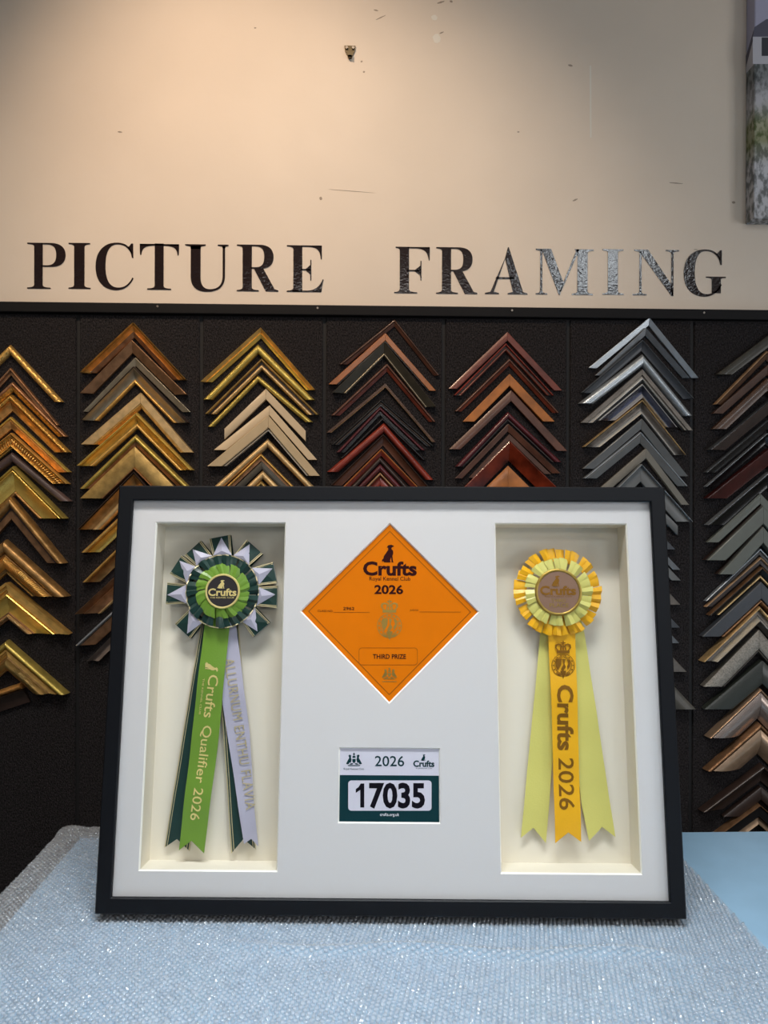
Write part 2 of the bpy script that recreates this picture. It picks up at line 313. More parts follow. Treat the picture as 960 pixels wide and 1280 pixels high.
def letter(ch, x0, x1, yb, yt, label):
    wd, parts = G[ch]
    a, b, c = wp(x0, yb, YW), wp(x1, yb, YW), wp(x0, yt, YW)
    slope = (wp(480, 369, YW)[1]-wp(480, 369, YW)[1])
    def f(p): return (a[0]+(b[0]-a[0])*p[0]/wd, a[1]+(c[1]-a[1])*p[1]/100)
    vfs = []
    for q in parts:
        if q[0] == 'p': vfs.append(slab([f(p) for p in q[1]], YW-0.0012, YW))
        else: vfs.append(bandslab([f(p) for p in q[1]], [f(p) for p in q[2]], YW-0.0012, YW))
    v, fc = cat_(*vfs)
    o = obj('sign_letter', (v, fc), 'vinyl', None, (a[0], YW, a[1]), (a[0], YW, a[1]))
    tag(o, label, 'letter', 'painted sign letters on the cream wall')
o1 = ('first', 'second', 'third', 'fourth', 'fifth', 'sixth', 'seventh')
for i, (ch, x0, x1, yb, yt) in enumerate((('P', 34.2, 82, 360.8, 303.5), ('I', 85.8, 113.3, 361, 303.7), ('C', 119.6, 167, 361.3, 304), ('T', 174.8, 223.8, 362, 304.3),
        ('U', 231.5, 285.6, 363.3, 305.4), ('R', 296, 348, 364, 305.8), ('E', 358.5, 404.5, 364.8, 306.6))):
    letter(ch, x0, x1, yb, yt, f'dark brown serif letter {ch} on the cream wall, {o1[i]} letter of the word picture')
for i, (ch, x0, x1, yb, yt) in enumerate((('F', 491.5, 537, 366.5, 308.5), ('R', 545.1, 596.5, 367.2, 309), ('A', 606, 659, 367.6, 310), ('M', 669.5, 741.6, 368, 311),
        ('I', 752.8, 779.4, 368.3, 311.5), ('N', 790.6, 848.4, 369, 312), ('G', 854.4, 907, 369.5, 312.5))):
    letter(ch, x0, x1, yb, yt, f'dark brown serif letter {ch} on the cream wall, {o1[i]} letter of the word framing')

# ------------------------------------------------------------------ canvas print at the upper right
cx0, cz0 = wp(931.5, 281, YW); cx0 -= 0.0
D = 0.036
cv = empty('canvas_print', (cx0+0.25, YW, cz0), 'stretched canvas print of a beach hut above grassy dunes, high on the cream wall', 'canvas print')
co = (cx0+0.25, YW, cz0)
def canvas_mat():
    m = bpy.data.materials.new('printed_dunes'); m.use_nodes = True; nt = m.node_tree; b = nt.nodes['Principled BSDF']; b.inputs['Roughness'].default_value = 0.7
    tc = nt.nodes.new('ShaderNodeTexCoord'); sep = nt.nodes.new('ShaderNodeSeparateXYZ'); nt.links.new(tc.outputs['Object'], sep.inputs[0])
    mp = nt.nodes.new('ShaderNodeMapping'); mp.inputs['Scale'].default_value = (60, 60, 34); mp.inputs['Rotation'].default_value = (0, 0.5, 0); nt.links.new(tc.outputs['Object'], mp.inputs[0])
    n1 = nt.nodes.new('ShaderNodeTexNoise'); n1.inputs['Scale'].default_value = 1.6; n1.inputs['Detail'].default_value = 6; nt.links.new(mp.outputs[0], n1.inputs[0])
    n2 = nt.nodes.new('ShaderNodeTexNoise'); n2.inputs['Scale'].default_value = 14; nt.links.new(tc.outputs['Object'], n2.inputs[0])
    ad = nt.nodes.new('ShaderNodeMath'); ad.operation = 'MULTIPLY_ADD'; ad.inputs[1].default_value = 0.07; nt.links.new(n2.outputs[0], ad.inputs[0]); nt.links.new(sep.outputs[2], ad.inputs[2])
    dv = nt.nodes.new('ShaderNodeMath'); dv.operation = 'DIVIDE'; dv.inputs[1].default_value = 0.62; nt.links.new(ad.outputs[0], dv.inputs[0])
    def ramp(st):
        r = nt.nodes.new('ShaderNodeValToRGB'); e = r.color_ramp.elements
        e[0].position, e[0].color = st[0][0], (*lin(st[0][1]), 1); e[1].position, e[1].color = st[1][0], (*lin(st[1][1]), 1)
        for p_, c_ in st[2:]: x = e.new(p_); x.color = (*lin(c_), 1)
        nt.links.new(dv.outputs[0], r.inputs[0]); return r
    sky = (176, 176, 200)
    lo = ramp([(0.0, (112, 114, 112)), (0.25, (120, 122, 124)), (0.34, (96, 104, 62)), (0.40, (86, 98, 54)), (0.46, (150, 150, 152)), (0.54, (70, 76, 78)), (0.60, (88, 94, 92)), (0.62, sky)])
    hi = ramp([(0.0, (196, 196, 200)), (0.25, (206, 206, 210)), (0.34, (150, 152, 118)), (0.40, (168, 166, 140)), (0.46, (192, 192, 198)), (0.54, (130, 134, 136)), (0.60, (140, 144, 146)), (0.62, sky)])
    st = nt.nodes.new('ShaderNodeValToRGB'); st.color_ramp.elements[0].position = 0.42; st.color_ramp.elements[1].position = 0.58; nt.links.new(n1.outputs[0], st.inputs[0])
    mx = nt.nodes.new('ShaderNodeMix'); mx.data_type = 'RGBA'
    nt.links.new(st.outputs[0], mx.inputs[0]); nt.links.new(lo.outputs[0], mx.inputs[6]); nt.links.new(hi.outputs[0], mx.inputs[7]); nt.links.new(mx.outputs[2], b.inputs['Base Color'])
    return m
M['dunes'] = canvas_mat()
obj('canvas', bevbox(cx0, cx0+0.5, YW-D, YW, cz0, cz0+0.72, 0.003, 2), 'dunes', cv, co)
M['roof'] = mat('printed_roof_grey', (92, 92, 108), 0.7); M['hut'] = mat('printed_hut_white', (196, 196, 204), 0.7); M['pwin'] = mat('printed_window', (60, 62, 70), 0.7)
def cw(px, py): return wp(px, py, YW-D)
yp = YW-D-0.0004
obj('printed_roof', slab([cw(941, 46), cw(943, 34), cw(958, 24), cw(1010, 24), cw(1010, 46)], yp, yp+0.0004), 'roof', cv, co)
obj('printed_wall', slab([cw(941, 46), cw(1010, 46), cw(1010, 80), cw(941, 80)], yp+0.0001, yp+0.0004), 'hut', cv, co)
obj('printed_window', slab([cw(952, 47), cw(975, 47), cw(975, 70), cw(952, 70)], yp-0.0002, yp+0.0002), 'pwin', cv, co)
# the print wraps round the side of the canvas
xs = cx0-0.0003
za, zb_ = cw(941, 46)[1], cw(941, 80)[1]
obj('printed_roof', ([(xs, YW-D+.003, za), (xs, YW-D+.003, cw(941, 36)[1]), (xs, YW-.001, za-0.02), (xs, YW-.001, za-0.045)], [(0, 1, 2, 3)]), 'roof', cv, co)
obj('printed_wall', ([(xs, YW-D+.003, za), (xs, YW-.001, za-0.045), (xs, YW-.001, zb_), (xs, YW-D+.003, zb_)], [(0, 1, 2, 3)]), 'hut', cv, co)

# ------------------------------------------------------------------ frame corner samples
def prof(kind, t0, t1, H):
    n = 7; T = [t0+(t1-t0)*i/n for i in range(n+1)]; e = (t1-t0)*0.06
    if kind == 'flat': return [(t0, H*.74), (t0+e, H*.8), (t1-e, H*.8), (t1, H*.74)]
    if kind == 'low': return [(t0, H*.42), (t0+e, H*.46), (t1-e, H*.46), (t1, H*.42)]
    if kind == 'slope': return [(t0, H*.95), (t0+e, H), (t1-e, H*.5), (t1, H*.46)]
    if kind == 'rise': return [(t0, H*.4), (t0+e, H*.46), (t1-e, H*.98), (t1, H*.94)]
    if kind == 'round': return [(t, H*(.35+.65*math.sqrt(max(0, 1-(2*i/n-1)**2)))) for i, t in enumerate(T)]
    if kind == 'scoop': return [(t0, H*.92), (t0+e, H)]+[(t, H*(.32+.68*(1-i/n)**1.9)) for i, t in enumerate(T) if 0 < i <= n]
    if kind == 'dome': return [(t, H*(.25+.75*math.sin(math.pi*(0.30+0.70*i/n)))) for i, t in enumerate(T)]
    if kind == 'step':
        d = (t1-t0)/3; return [(t0, H), (t0+d*.8, H), (t0+d, H*.78), (t0+d*1.8, H*.82), (t0+d*2, H*.55), (t1-e, H*.6), (t1, H*.55)]
    if kind == 'ogee': return [(t, H*(.62+.33*math.cos(i/n*math.pi*2)*(1-.3*i/n))) for i, t in enumerate(T)]
    raise ValueError(kind)
ORD = ['topmost', 'second', 'third', 'fourth', 'fifth', 'sixth', 'seventh', 'eighth', 'ninth', 'tenth', 'eleventh', 'twelfth', 'thirteenth', 'fourteenth', 'fifteenth', 'sixteenth',
       'seventeenth', 'eighteenth', 'nineteenth', 'twentieth', 'twenty-first', 'twenty-second', 'twenty-third', 'twenty-fourth', 'twenty-fifth']
CN = ['first', 'second', 'third', 'fourth', 'fifth', 'sixth', 'seventh']
def sample(ci, i, ax, ay, lx, ly, rx, ry, v, spec, desc, cut='flat', gap=0.0):
    y0 = -gap
    A, L, Rr = wp(ax, ay), wp(lx, ly), wp(rx, ry)
    A0 = wp(ax, ay+v); V = A[1]-A0[1]
    H = min(0.022, max(0.009, V*0.55))
    o = (A[0], y0, min(L[1], Rr[1]))
    rank = 'topmost in' if i == 0 else f'{ORD[i]} down'
    root = empty('frame_corner_sample', o, f'{desc} corner sample, {rank} the {CN[ci]} column', 'corner sample', f'frame corner samples in the {CN[ci]} column')
    def end(E, t):
        if cut == 'flat' or cut == 'flat+':
            s = (A[1]-t*V-E[1])/(A[1]-E[1]); return (A[0]+(E[0]-A[0])*s, E[1])
        if cut == 'vertical': return (E[0], A[1]-t*V+(E[1]-A[1]))
        return (E[0]+t*cut[0]*1.6/F, E[1]-t*cut[1]*1.6/F)
    strips = [s.split() for s in spec.split('|')]
    for s in strips:
        t0, t1 = [float(x) for x in s[0].split(':')]; kind, m = s[1], s[2]
        hs = float(s[3]) if len(s) > 3 else 1.0
        for sgn, E in ((-1, L), (1, Rr)):
            if kind in ('beads', 'ribs'):
                step = (3.0 if kind == 'ribs' else 2.4)*1.6/F*hs
                Ln = math.hypot(E[0]-A[0], E[1]-A[1]); n = int(Ln/step)
                vf = []
                tm = (t0+t1)/2
                for q in range(n):
                    fa, fb = (q+.12)/n, (q+.88)/n
                    def pt(t, f_):
                        e = end(E, t); return (A[0]+(e[0]-A[0])*f_, A[1]-t*V+(e[1]-A[1]+t*V)*f_)
                    c4 = [pt(t0, fa), pt(t0, fb), pt(t1, fb), pt(t1, fa)]; cc = pt(tm, (fa+fb)/2)
                    c2 = [((p[0]+cc[0]*1.2)/2.2, (p[1]+cc[1]*1.2)/2.2) for p in c4]
                    n0 = 0; hh = H*(.86 if kind == 'ribs' else .72)
                    vv = [(p[0], y0-hh*.55, p[1]) for p in c4]+[(p[0], y0-hh*1.12, p[1]) for p in c2]
                    vf.append((vv, [(4, 5, 6, 7), (0, 1, 5, 4), (1, 2, 6, 5), (2, 3, 7, 6), (3, 0, 4, 7)]))
                if vf: obj('beading', cat_(*vf), m, root, o, kind='stuff', smooth=80)
                continue
            pr = prof(kind, t0, t1, H*hs)
            loop = pr+[(t1, 0), (t0, 0)]
            n = len(loop); V_ = []
            for t, h in loop: V_.append((A[0]+sgn*0.0002, y0-h, A[1]-t*V))
            for t, h in loop:
                e = end(E, t); V_.append((e[0], y0-h, e[1]))
            fc = [(j, (j+1) % n, n+(j+1) % n, n+j) for j in range(n)]+[tuple(range(n)), tuple(range(n, 2*n))]
            nm = 'moulding' if s is max(strips, key=lambda q: (float(q[0].split(':')[1])-float(q[0].split(':')[0]))*(q[1] not in ('beads', 'ribs'))) else ('rim' if t0 == 0 else 'lip')
            obj(nm, (V_, fc), m, root, o, smooth=38)
def auto(ax, rx, ry): return 2*ax-rx, ry-6
COLS = [[], [], [], [], [], [], []]
c = COLS[0]
def a1(ax, ay, rx, ry, v, spec, desc, cut='flat'): COLS[0].append((ax, ay, 2*ax-rx, ry-6, rx, ry, v, spec, desc, cut))
a1(14.3, 431.6, 80.7, 503, 12, '0:1 round gold|0:1 ribs antique 3', 'thin gold bamboo-jointed frame')
a1(15, 460, 75.5, 532, 12, '0:.5 round copper|.5:1 low bronze', 'narrow worn copper frame')
a1(17.7, 477.7, 86, 546, 12, '0:.55 round copper|.55:1 slope ornate', 'flaking copper and gold frame')
a1(17, 494, 90, 565.7, 20, '0:.4 round ornate|.4:1 scoop orangegold .8', 'orange gold frame with a carved rim')
a1(16, 521.4, 90, 590.4, 15, '0:.3 round brightgold|.3:1 slope orangegold .85', 'smooth orange gold frame')
a1(17.7, 541.4, 89, 605, 19, '0:.2 round gold|.2:.9 ogee ornate|.9:1 flat gold .5|.25:.85 beads gold 1.6', 'embossed bright gold frame')
a1(17, 565, 91, 626.6, 13, '0:1 round mauve|.3:.7 beads greybrown 1', 'narrow purple-brown beaded frame')
a1(21, 582.6, 86.3, 648, 38, '0:.16 round olive|.16:.85 scoop brightgold .95|.85:1 round browngold .4', 'broad shining gold scooped frame')
a1(17, 620, 85.5, 703.4, 29, '0:.5 round browngold|.5:.6 low dark|.6:1 flat bronze .6', 'dull brown gold frame')
a1(10, 674, 89, 744.6, 43, '0:.42 round browngold|.42:.9 scoop browngold .7|.45:.85 ribs gold 1|.9:1 round antique .4', 'dark gold frame with ribbed gadroon hollow')
a1(13.3, 727, 91, 791, 47, '0:.32 step gold|.32:.8 scoop brightgold .9|.8:1 low bronze|.84:.95 beads palegold 1', 'wide brilliant gold frame with a beaded inner lip')
a1(12, 799, 87.6, 865.4, 38, '0:.3 round olive|.3:.55 step gold .8|.55:1 low browngold|.6:.95 ribs antique .8', 'olive gold frame with a fluted inner band')
COLS[0].append((-62, 884, -120, 950, 29, 852, 26, '0:.3 round orangegold|.3:1 scoop dark .8', 'dark gold frame, tilted, half a', (10, 24)))
def a2(*a, cut='flat'): COLS[1].append((*a, cut))
a2(169, 405, 103, 467, 234, 475.6, 19, '0:.2 slope antique|.2:.62 scoop gold .9|.62:1 slope copper .75', 'copper and gold stepped frame')
a2(167, 427, 103, 492.5, 235, 494, 15, '0:1 slope bronze', 'plain brown bronze frame')
a2(170.6, 448, 106, 515, 239, 515.4, 10, '0:1 slope champagne', 'thin champagne silver frame')
a2(170, 459.4, 104, 526, 237.5, 529, 21, '0:.12 round dark|.12:.72 scoop champagne|.72:1 round gold .5', 'champagne silver frame with a gold inner lip')
a2(178, 492, 104, 556, 243, 566, 22, '0:.72 flat palegold|.72:1 step gold .7', 'matt pale gold flat frame')
a2(173, 516, 98, 582.6, 243.5, 588, 20, '0:.3 round brightgold|.3:.65 scoop brightgold .9|.65:1 round gold .6', 'bright gold triple-ribbed frame')
a2(171, 543.5, 101, 611, 245, 615, 15, '0:.6 round olive|.6:1 slope copper .6', 'olive gold half-round frame')
a2(170.6, 559, 103, 623, 243, 632, 29, '0:.88 flat antique .8|.88:1 round copper .9', 'broad flat antique gold frame')
a2(170.6, 589, 99.6, 661.7, 240, 668, 30, '0:.14 round dark|.14:.6 scoop browngold .9|.6:1 round palegold .7', 'brown gold scooped frame')
a2(170, 628, 104, 690, 240, 696, 21, '0:.4 round gold|.4:1 scoop brightgold .8', 'rich yellow gold frame')
a2(170, 664, 105.5, 727, 240, 732, 20, '0:.35 round gold|.35:1 scoop browngold .8', 'dark gold hollow frame')
a2(170, 699, 98, 766, 240, 772, 28, '0:.35 slope bronze|.35:.85 scoop copper .8|.85:1 round palegold .5', 'copper brown scooped frame')
a2(170, 738, 97, 805, 240, 810, 22, '0:.3 round silver|.3:1 slope copper .8', 'brown frame with a silvery rim')
a2(170, 766, 111, 825, 236, 830, 15, '0:1 ogee greybrown', 'dull grey-brown frame')
def a3(*a, cut='flat'): COLS[2].append((*a, cut))
a3(326.6, 411, 252, 478, 394, 488, 13, '0:.55 slope gold|.55:1 slope brightgold .7', 'bright yellow gold stepped frame')
a3(323, 431, 254.6, 500, 393.7, 500.5, 12, '0:1 round olive', 'rounded soft gold frame')
a3(327.7, 449, 257, 518, 399, 519, 14, '0:.3 round antique|.3:.5 low dark|.5:1 round palegold .85', 'double-ridged olive gold frame')
a3(323, 469.6, 260, 533.7, 391.4, 528, 8, '0:1 round olive', 'very thin gold frame')
a3(333, 487, 281.6, 536.5, 382.4, 539, 13, '0:1 flat cream', 'plain cream square-ended frame', cut='vertical')
a3(337.4, 507.4, 268.5, 562.7, 396.5, 575, 12.5, '0:1 flat cream', 'plain cream wooden frame')
a3(336.5, 520.5, 261, 583, 400, 595, 19, '0:.8 flat beige|.8:1 rise brightsilver .9', 'beige frame with a shining silver inner lip')
a3(335, 548.6, 264, 612, 403, 619, 11, '0:1 round palegold', 'thin brown gold rounded frame')
a3(326.7, 567, 255, 635, 397, 638, 9.5, '0:.5 round gold|.5:1 low copper', 'thin orange gold ridged frame')
a3(328, 577, 257, 645, 399, 648, 10, '0:1 flat darkolive', 'dark olive frame')
a3(329, 588, 260, 655, 400, 660, 11, '0:1 round palegold', 'pale gold rounded frame')
a3(327, 601, 258, 668, 398, 672, 12, '0:.5 round antique|.5:1 low bronze', 'dark antique gold frame')
def a4(*a, cut='flat'): COLS[3].append((*a, cut))
a4(493, 400, 424, 456, 549, 470, 8.5, '0:.5 round walnut|.5:1 slope brown .8', 'thin dark walnut frame')
a4(481.6, 417.5, 411, 481, 544.4, 489, 11, '0:.85 flat oak|.85:1 low dark', 'orange-brown oak frame')
a4(480, 429, 416, 492, 544, 509.4, 17, '0:.75 slope darkolive|.75:1 round champagne .6', 'dark brown frame with a silver-white inner lip')
a4(483.5, 455, 414, 519.7, 544.4, 527.6, 10, '0:.5 round brown|.5:1 slope mahogany .7', 'narrow reddish brown frame')
a4(481.6, 480, 408.4, 541, 544, 553, 12, '0:.75 flat umber|.75:1 round tan .9', 'dark umber frame with a tan lip')
a4(476, 499, 414, 556, 543, 558, 9, '0:.5 round black|.5:.7 round greybrown .8|.7:1 low black', 'black fine-lined frame')
a4(475, 508.8, 420.6, 565.7, 531, 563, 11, '0:.5 round plum|.5:1 low black', 'dark plum frame')
a4(478, 522, 425, 573, 532, 575, 6, '0:1 round black', 'very thin black frame')
a4(479.7, 529, 409, 590, 541.6, 600, 12, '0:1 round redwood', 'rounded red mahogany frame')
a4(478.8, 543, 413, 607, 535, 608, 16, '0:.2 round dark|.2:1 scoop brown .8', 'hollow dark brown frame')
a4(476.5, 561, 413, 624, 541, 628, 9, '0:.4 round oak|.4:1 slope redwood', 'orange-red frame')
a4(475, 571, 412, 636, 539, 640, 8, '0:1 round dark', 'thin near-black brown frame')
a4(475, 580, 412, 644, 539, 648, 9, '0:1 round plum', 'thin plum red frame')
a4(475, 591, 412, 655, 539, 658, 16, '0:.25 round tan|.25:1 flat redwood .7', 'red frame with a tan rim')
def a5(*a, cut='flat'): COLS[4].append((*a, cut))
a5(633.4, 416, 560, 486.5, 701.4, 488.7, 10.5, '0:1 flat mahogany', 'flat mid mahogany frame')
a5(631.5, 429.7, 566.5, 494.7, 691.5, 494.7, 10, '0:.35 round redwood|.35:.6 low dark|.6:1 round mahogany .8', 'dark red double-ridged frame')
a5(636, 449, 567.8, 514.6, 698, 516.4, 8.5, '0:.5 round brown|.5:1 slope mahogany .8', 'narrow brown-red frame')
a5(635.8, 468.5, 577.7, 527.5, 691.5, 527.5, 15, '0:1 flat orangewood', 'orange-brown flat wooden frame')
a5(637.7, 488.7, 561, 561.8, 707.4, 564, 13.5, '0:1 flat brown', 'dull brown flat frame')
a5(634.3, 515, 568.7, 583.3, 701, 577.7, 11, '0:.8 round plum|.8:1 low dark', 'glossy cherry red frame')
a5(634.3, 530.5, 568.7, 598, 699, 591.8, 9, '0:1 slope brown', 'narrow brown sloping frame')
a5(636, 543, 585.6, 597.4, 687.7, 592.7, 8, '0:1 flat walnut', 'narrow walnut frame')
a5(635, 552.4, 576, 612, 702, 618, 24, '0:1 slope burl .9', 'polished red burl frame')
a5(634.3, 582.4, 592, 624, 676, 624, 30, '0:1 low orangewood .7', 'pale orange wooden frame')
def a6(*a, cut='flat'): COLS[5].append((*a, cut))
a6(810, 398.4, 734.4, 460.6, 870.8, 473, 9, '0:1 slope silver', 'thin bright silver frame')
a6(805.6, 411, 742.8, 470, 860, 473, 9, '0:1 slope steel', 'thin mid grey metallic frame')
a6(801, 426, 725, 491.5, 864.6, 499, 14.5, '0:.15 round steel|.15:1 scoop slate .9', 'dark slate hollow frame')
a6(801.5, 443.7, 721.6, 505, 864, 520.5, 15, '0:1 round silver', 'bright rounded silver frame')
a6(801, 462.5, 724, 529, 863.7, 538.4, 16, '0:.45 flat pewter .8|.45:.8 rise brightsilver .8|.8:1 low black', 'charcoal frame with a bright silver ridge')
a6(801, 480, 745.6, 526, 845, 534.6, 18, '0:.2 round brightsilver .6|.2:.7 scoop navy .8|.7:1 rise brightsilver .8', 'navy frame edged in polished silver')
a6(800, 501, 727, 559, 854, 569, 17, '0:.12 round palegold|.12:.7 scoop pewter .8|.7:1 rise brightsilver .6', 'pewter brown frame with bright edges')
a6(800, 524.3, 727, 586, 857, 595.5, 14.5, '0:1 slope grey', 'plain mid grey sloping frame')
a6(799, 540, 728, 598, 857.7, 607.7, 14, '0:.25 round silver .8|.25:1 slope grey .8', 'grey frame with a pale rim')
a6(805.6, 561, 742, 616, 859, 631, 17, '0:1 flat taupe', 'flat taupe grey frame')
a6(798, 580.5, 738, 640, 861.8, 652, 22, '0:.1 round silver|.1:1 flat grey .8', 'flat mid grey frame')
a6(799, 610, 752, 655, 845, 657, 12, '0:1 flat grey', 'grey square-ended frame', cut='vertical')
for j, (rx, ry, v, m, d) in enumerate(((842, 686.5, 12, 'slate', 'small dark grey frame'), (848.6, 711.8, 10, 'steel', 'thin grey metallic frame'), (848.6, 725, 12, 'grey', 'plain grey frame'),
        (848, 755, 14, 'pewter', 'pewter grey frame'), (847.5, 783.5, 13, 'slate', 'slate grey frame'), (847, 803, 12, 'steel', 'silver-edged slate frame'),
        (855, 838, 18, 'pewter', 'mid pewter frame'), (865.5, 884, 30, 'darkolive', 'dark olive-brown frame'))):
    COLS[5].append((799, ry-(rx-799)*1.06, 740, ry-6, rx, ry, v, f'0:1 flat {m}', d, 'flat'))
def a7(ax, ay, lx, ly, v, spec, desc, cut='flat'): COLS[6].append((ax, ay, lx, ly, 2*ax-lx, ly+8, v, spec, desc, cut))
a7(966, 414, 893, 469, 15, '0:1 flat darkolive', 'dark olive flat frame')
a7(956, 439, 890.4, 506, 11, '0:.35 round tan|.35:1 slope umber .8', 'umber frame with a tan rim')
a7(957, 457, 888.5, 517.4, 12, '0:1 slope walnut', 'dark walnut sloping frame')
a7(955.5, 474, 887.8, 536.8, 16, '0:1 flat umber', 'flat dark umber frame')
a7(958, 501, 882.4, 562.8, 18, '0:.08 round steel|.08:1 slope dark', 'dark brown frame with a thin grey edge')
a7(957.6, 525, 878.5, 590.7, 12, '0:.15 round steel|.15:1 slope black', 'black frame with a thin silver edge')
a7(955.5, 542, 879, 608.5, 13, '0:.12 round silver|.12:1 scoop black', 'black hollow frame with a fine silver line')
a7(957, 560.7, 878.5, 623, 22, '0:1 slope blackred', 'dark red-brown glossy frame')
a7(957, 590, 879.8, 656, 20, '0:.08 round silver|.08:1 scoop black', 'black broad frame with a silver line')
a7(947.5, 617, 881.6, 677.6, 13, '0:1 flat sage', 'sage grey narrow frame')
a7(949, 631, 878, 699.6, 24, '0:.08 low dark|.08:1 flat sage', 'sage grey wide frame')
a7(949, 656, 893, 717, 27, '0:.1 low dark|.1:1 flat sage', 'darker sage grey wide frame')
a7(948, 685, 879, 750.6, 10, '0:.4 round silver|.4:1 low black', 'black frame with a silvery rim')
a7(949, 696, 879, 758, 9, '0:.35 round tan|.35:1 low dark', 'dark frame with a tan rim')
a7(948.7, 708, 882, 768, 15, '0:.15 round bronze|.15:.7 slope black|.7:1 round palegold .5', 'black frame with a gold lip')
a7(946.5, 726.7, 873.4, 794, 27, '0:.78 flat slate|.78:1 round bronze .8', 'slate blue-grey flat frame with a bronze lip')
a7(943.7, 756, 872.6, 825, 25, '0:.2 round palegold|.2:.5 low pewter|.5:.75 rise brightsilver|.75:1 slope pewter .8', 'pewter stepped frame with polished silver ridge')
a7(943.7, 785.7, 875, 856, 30, '0:.85 flat brushed|.85:1 round pewter .7', 'broad brushed silver frame')
a7(948, 823.7, 876, 884, 29, '0:1 flat darkgreen', 'dark green-black flat frame')
a7(945, 857.4, 880, 919, 40, '0:.15 round bronzesilver|.15:1 dome rosesilver', 'domed polished silver frame')
a7(945, 901, 877.6, 960, 40, '0:.2 round bronze|.2:1 dome bronzesilver', 'domed bronze-tinted silver frame')
a7(949, 953, 872, 1010.6, 22, '0:.3 round dark|.3:1 scoop dark .8', 'ribbed near-black brown frame')
a7(948, 981, 901, 1018, 16, '0:1 flat dark', 'flat dark brown frame')
a7(944, 1001, 885, 1044, 26, '0:.12 round bronze|.12:.62 flat black|.62:1 rise bronzesilver .7', 'black frame with a bronze lip')
for ci, cl in enumerate(COLS):
    for i, s in enumerate(cl):
        ax, ay, lx, ly, rx, ry, v, spec, desc, cut = s
        if i+1 < len(cl) and i+1 != len(COLS[0])-1: v = min(v, max(5, cl[i+1][1]-ay-0.6))
        if i+1 < len(cl):        # keep the two legs clear of the sample below
            n_ = cl[i+1]
            if cut == 'flat' and n_[9] == 'flat':
                for (ex, ey, nx, ny) in ((lx, ly, n_[2], n_[3]), (rx, ry, n_[4], n_[5])):
                    f_ = abs(ex-ax)*0.85
                    yi = ay+(ey-ay)*f_/max(1, abs(ex-ax)); yn = n_[1]+(ny-n_[1])*f_/max(1, abs(nx-n_[0]))
                    v = min(v, max(5, yn-yi+1.5))
        sample(ci, i, ax, ay, lx, ly, rx, ry, v, spec, desc, cut)

# ------------------------------------------------------------------ table
YB = -1.6+1.342
tb = empty('table', (0.2, YB-0.55, 0), 'pale blue topped work table carrying the black frame on bubble wrap', 'table')
o_ = (0.2, YB-0.55, 0)
TX0, TX1, TY0 = -0.505, 1.15, -1.35
obj('tabletop', bevbox(TX0, TX1, TY0, YB, TABLE_Z-0.028, TABLE_Z, 0.0015, 2), 'table', tb, o_)
for x in (TX0+0.05, TX1-0.05):
    for y in (TY0+0.05, YB-0.05):
        obj('leg', bevbox(x-0.02, x+0.02, y-0.02, y+0.02, 0, TABLE_Z-0.028, 0.002, 1), 'leg', tb, o_)
for y in (TY0+0.05, YB-0.05): obj('apron', box(TX0+0.07, TX1-0.07, y-0.01, y+0.01, TABLE_Z-0.1, TABLE_Z-0.028), 'leg', tb, o_)

# ------------------------------------------------------------------ bubble wrap
BX0, BX1, BY0 = TX0, 0.545, -1.30
def wrapmap(x, y):
    """rest position (x, y) of the sheet -> position; past the table's edges it runs on and curls down"""
    x = np.asarray(x, float); y = np.asarray(y, float)
    z = 0.0012+0.0012*(1+np.sin(x*17+2*np.sin(y*9))*np.sin(y*21+1.5*np.sin(x*7)))*0.5
    d = y-(-0.515); near = np.clip(1.6-np.abs(d)/0.05, 0, 1)*(x > -0.42)*(x < 0.47)
    z = z*(1-near)+0.0010*near
    # a long low crease in front of the frame
    yc = -0.607-0.055*(x+0.1)+0.006*np.sin(x*23)
    amp = np.clip((x+0.22)/0.15, 0, 1)*np.clip((0.46-x)/0.1, 0, 1)
    z = z+amp*0.0075*np.exp(-((y-yc)/0.009)**2)
    r = 0.02
    X, Y, Z = x.copy(), y.copy(), z.copy()
    s = np.maximum(0, BX0-x); fl = np.minimum(s, 0.03); a = np.maximum(0, s-0.03)/r
    k_ = s > 0
    X = np.where(k_, BX0-fl-r*np.sin(a), X); Z = np.where(k_, Z+0.004*np.sin(fl/0.03*1.5)-r*(1-np.cos(a)), Z)
    s = np.maximum(0, y-YB); fl = np.minimum(s, 0.022); a = np.maximum(0, s-0.022)/r
    k_ = s > 0
    Y = np.where(k_, YB+fl+r*np.sin(a), Y); Z = np.where(k_, Z+0.004*np.sin(fl/0.022*1.5)-r*(1-np.cos(a)), Z)
    return np.stack([X, Y, Z+TABLE_Z], -1)
ovx = 0.03+0.02*2.3
def ovy(x): return 0.068*np.clip((0.25-x)/0.3, 0, 1)
bw = empty('bubble_wrap', (0, -0.7, TABLE_Z), 'clear bubble wrap sheet spread over the table under the black frame', 'bubble wrap')
o_ = (0, -0.7, TABLE_Z)
nx, ny = 150, 130
gx = np.linspace(BX0-ovx, BX1, nx); gy = np.linspace(0, 1, ny)
GX, GT = np.meshgrid(gx, gy, indexing='ij'); GY = BY0+(YB+ovy(GX)-BY0-0.001)*GT
Pg = wrapmap(GX, GY).reshape(-1, 3)-np.array(o_)
fc = [(i*ny+j, (i+1)*ny+j, (i+1)*ny+j+1, i*ny+j+1) for i in range(nx-1) for j in range(ny-1)]
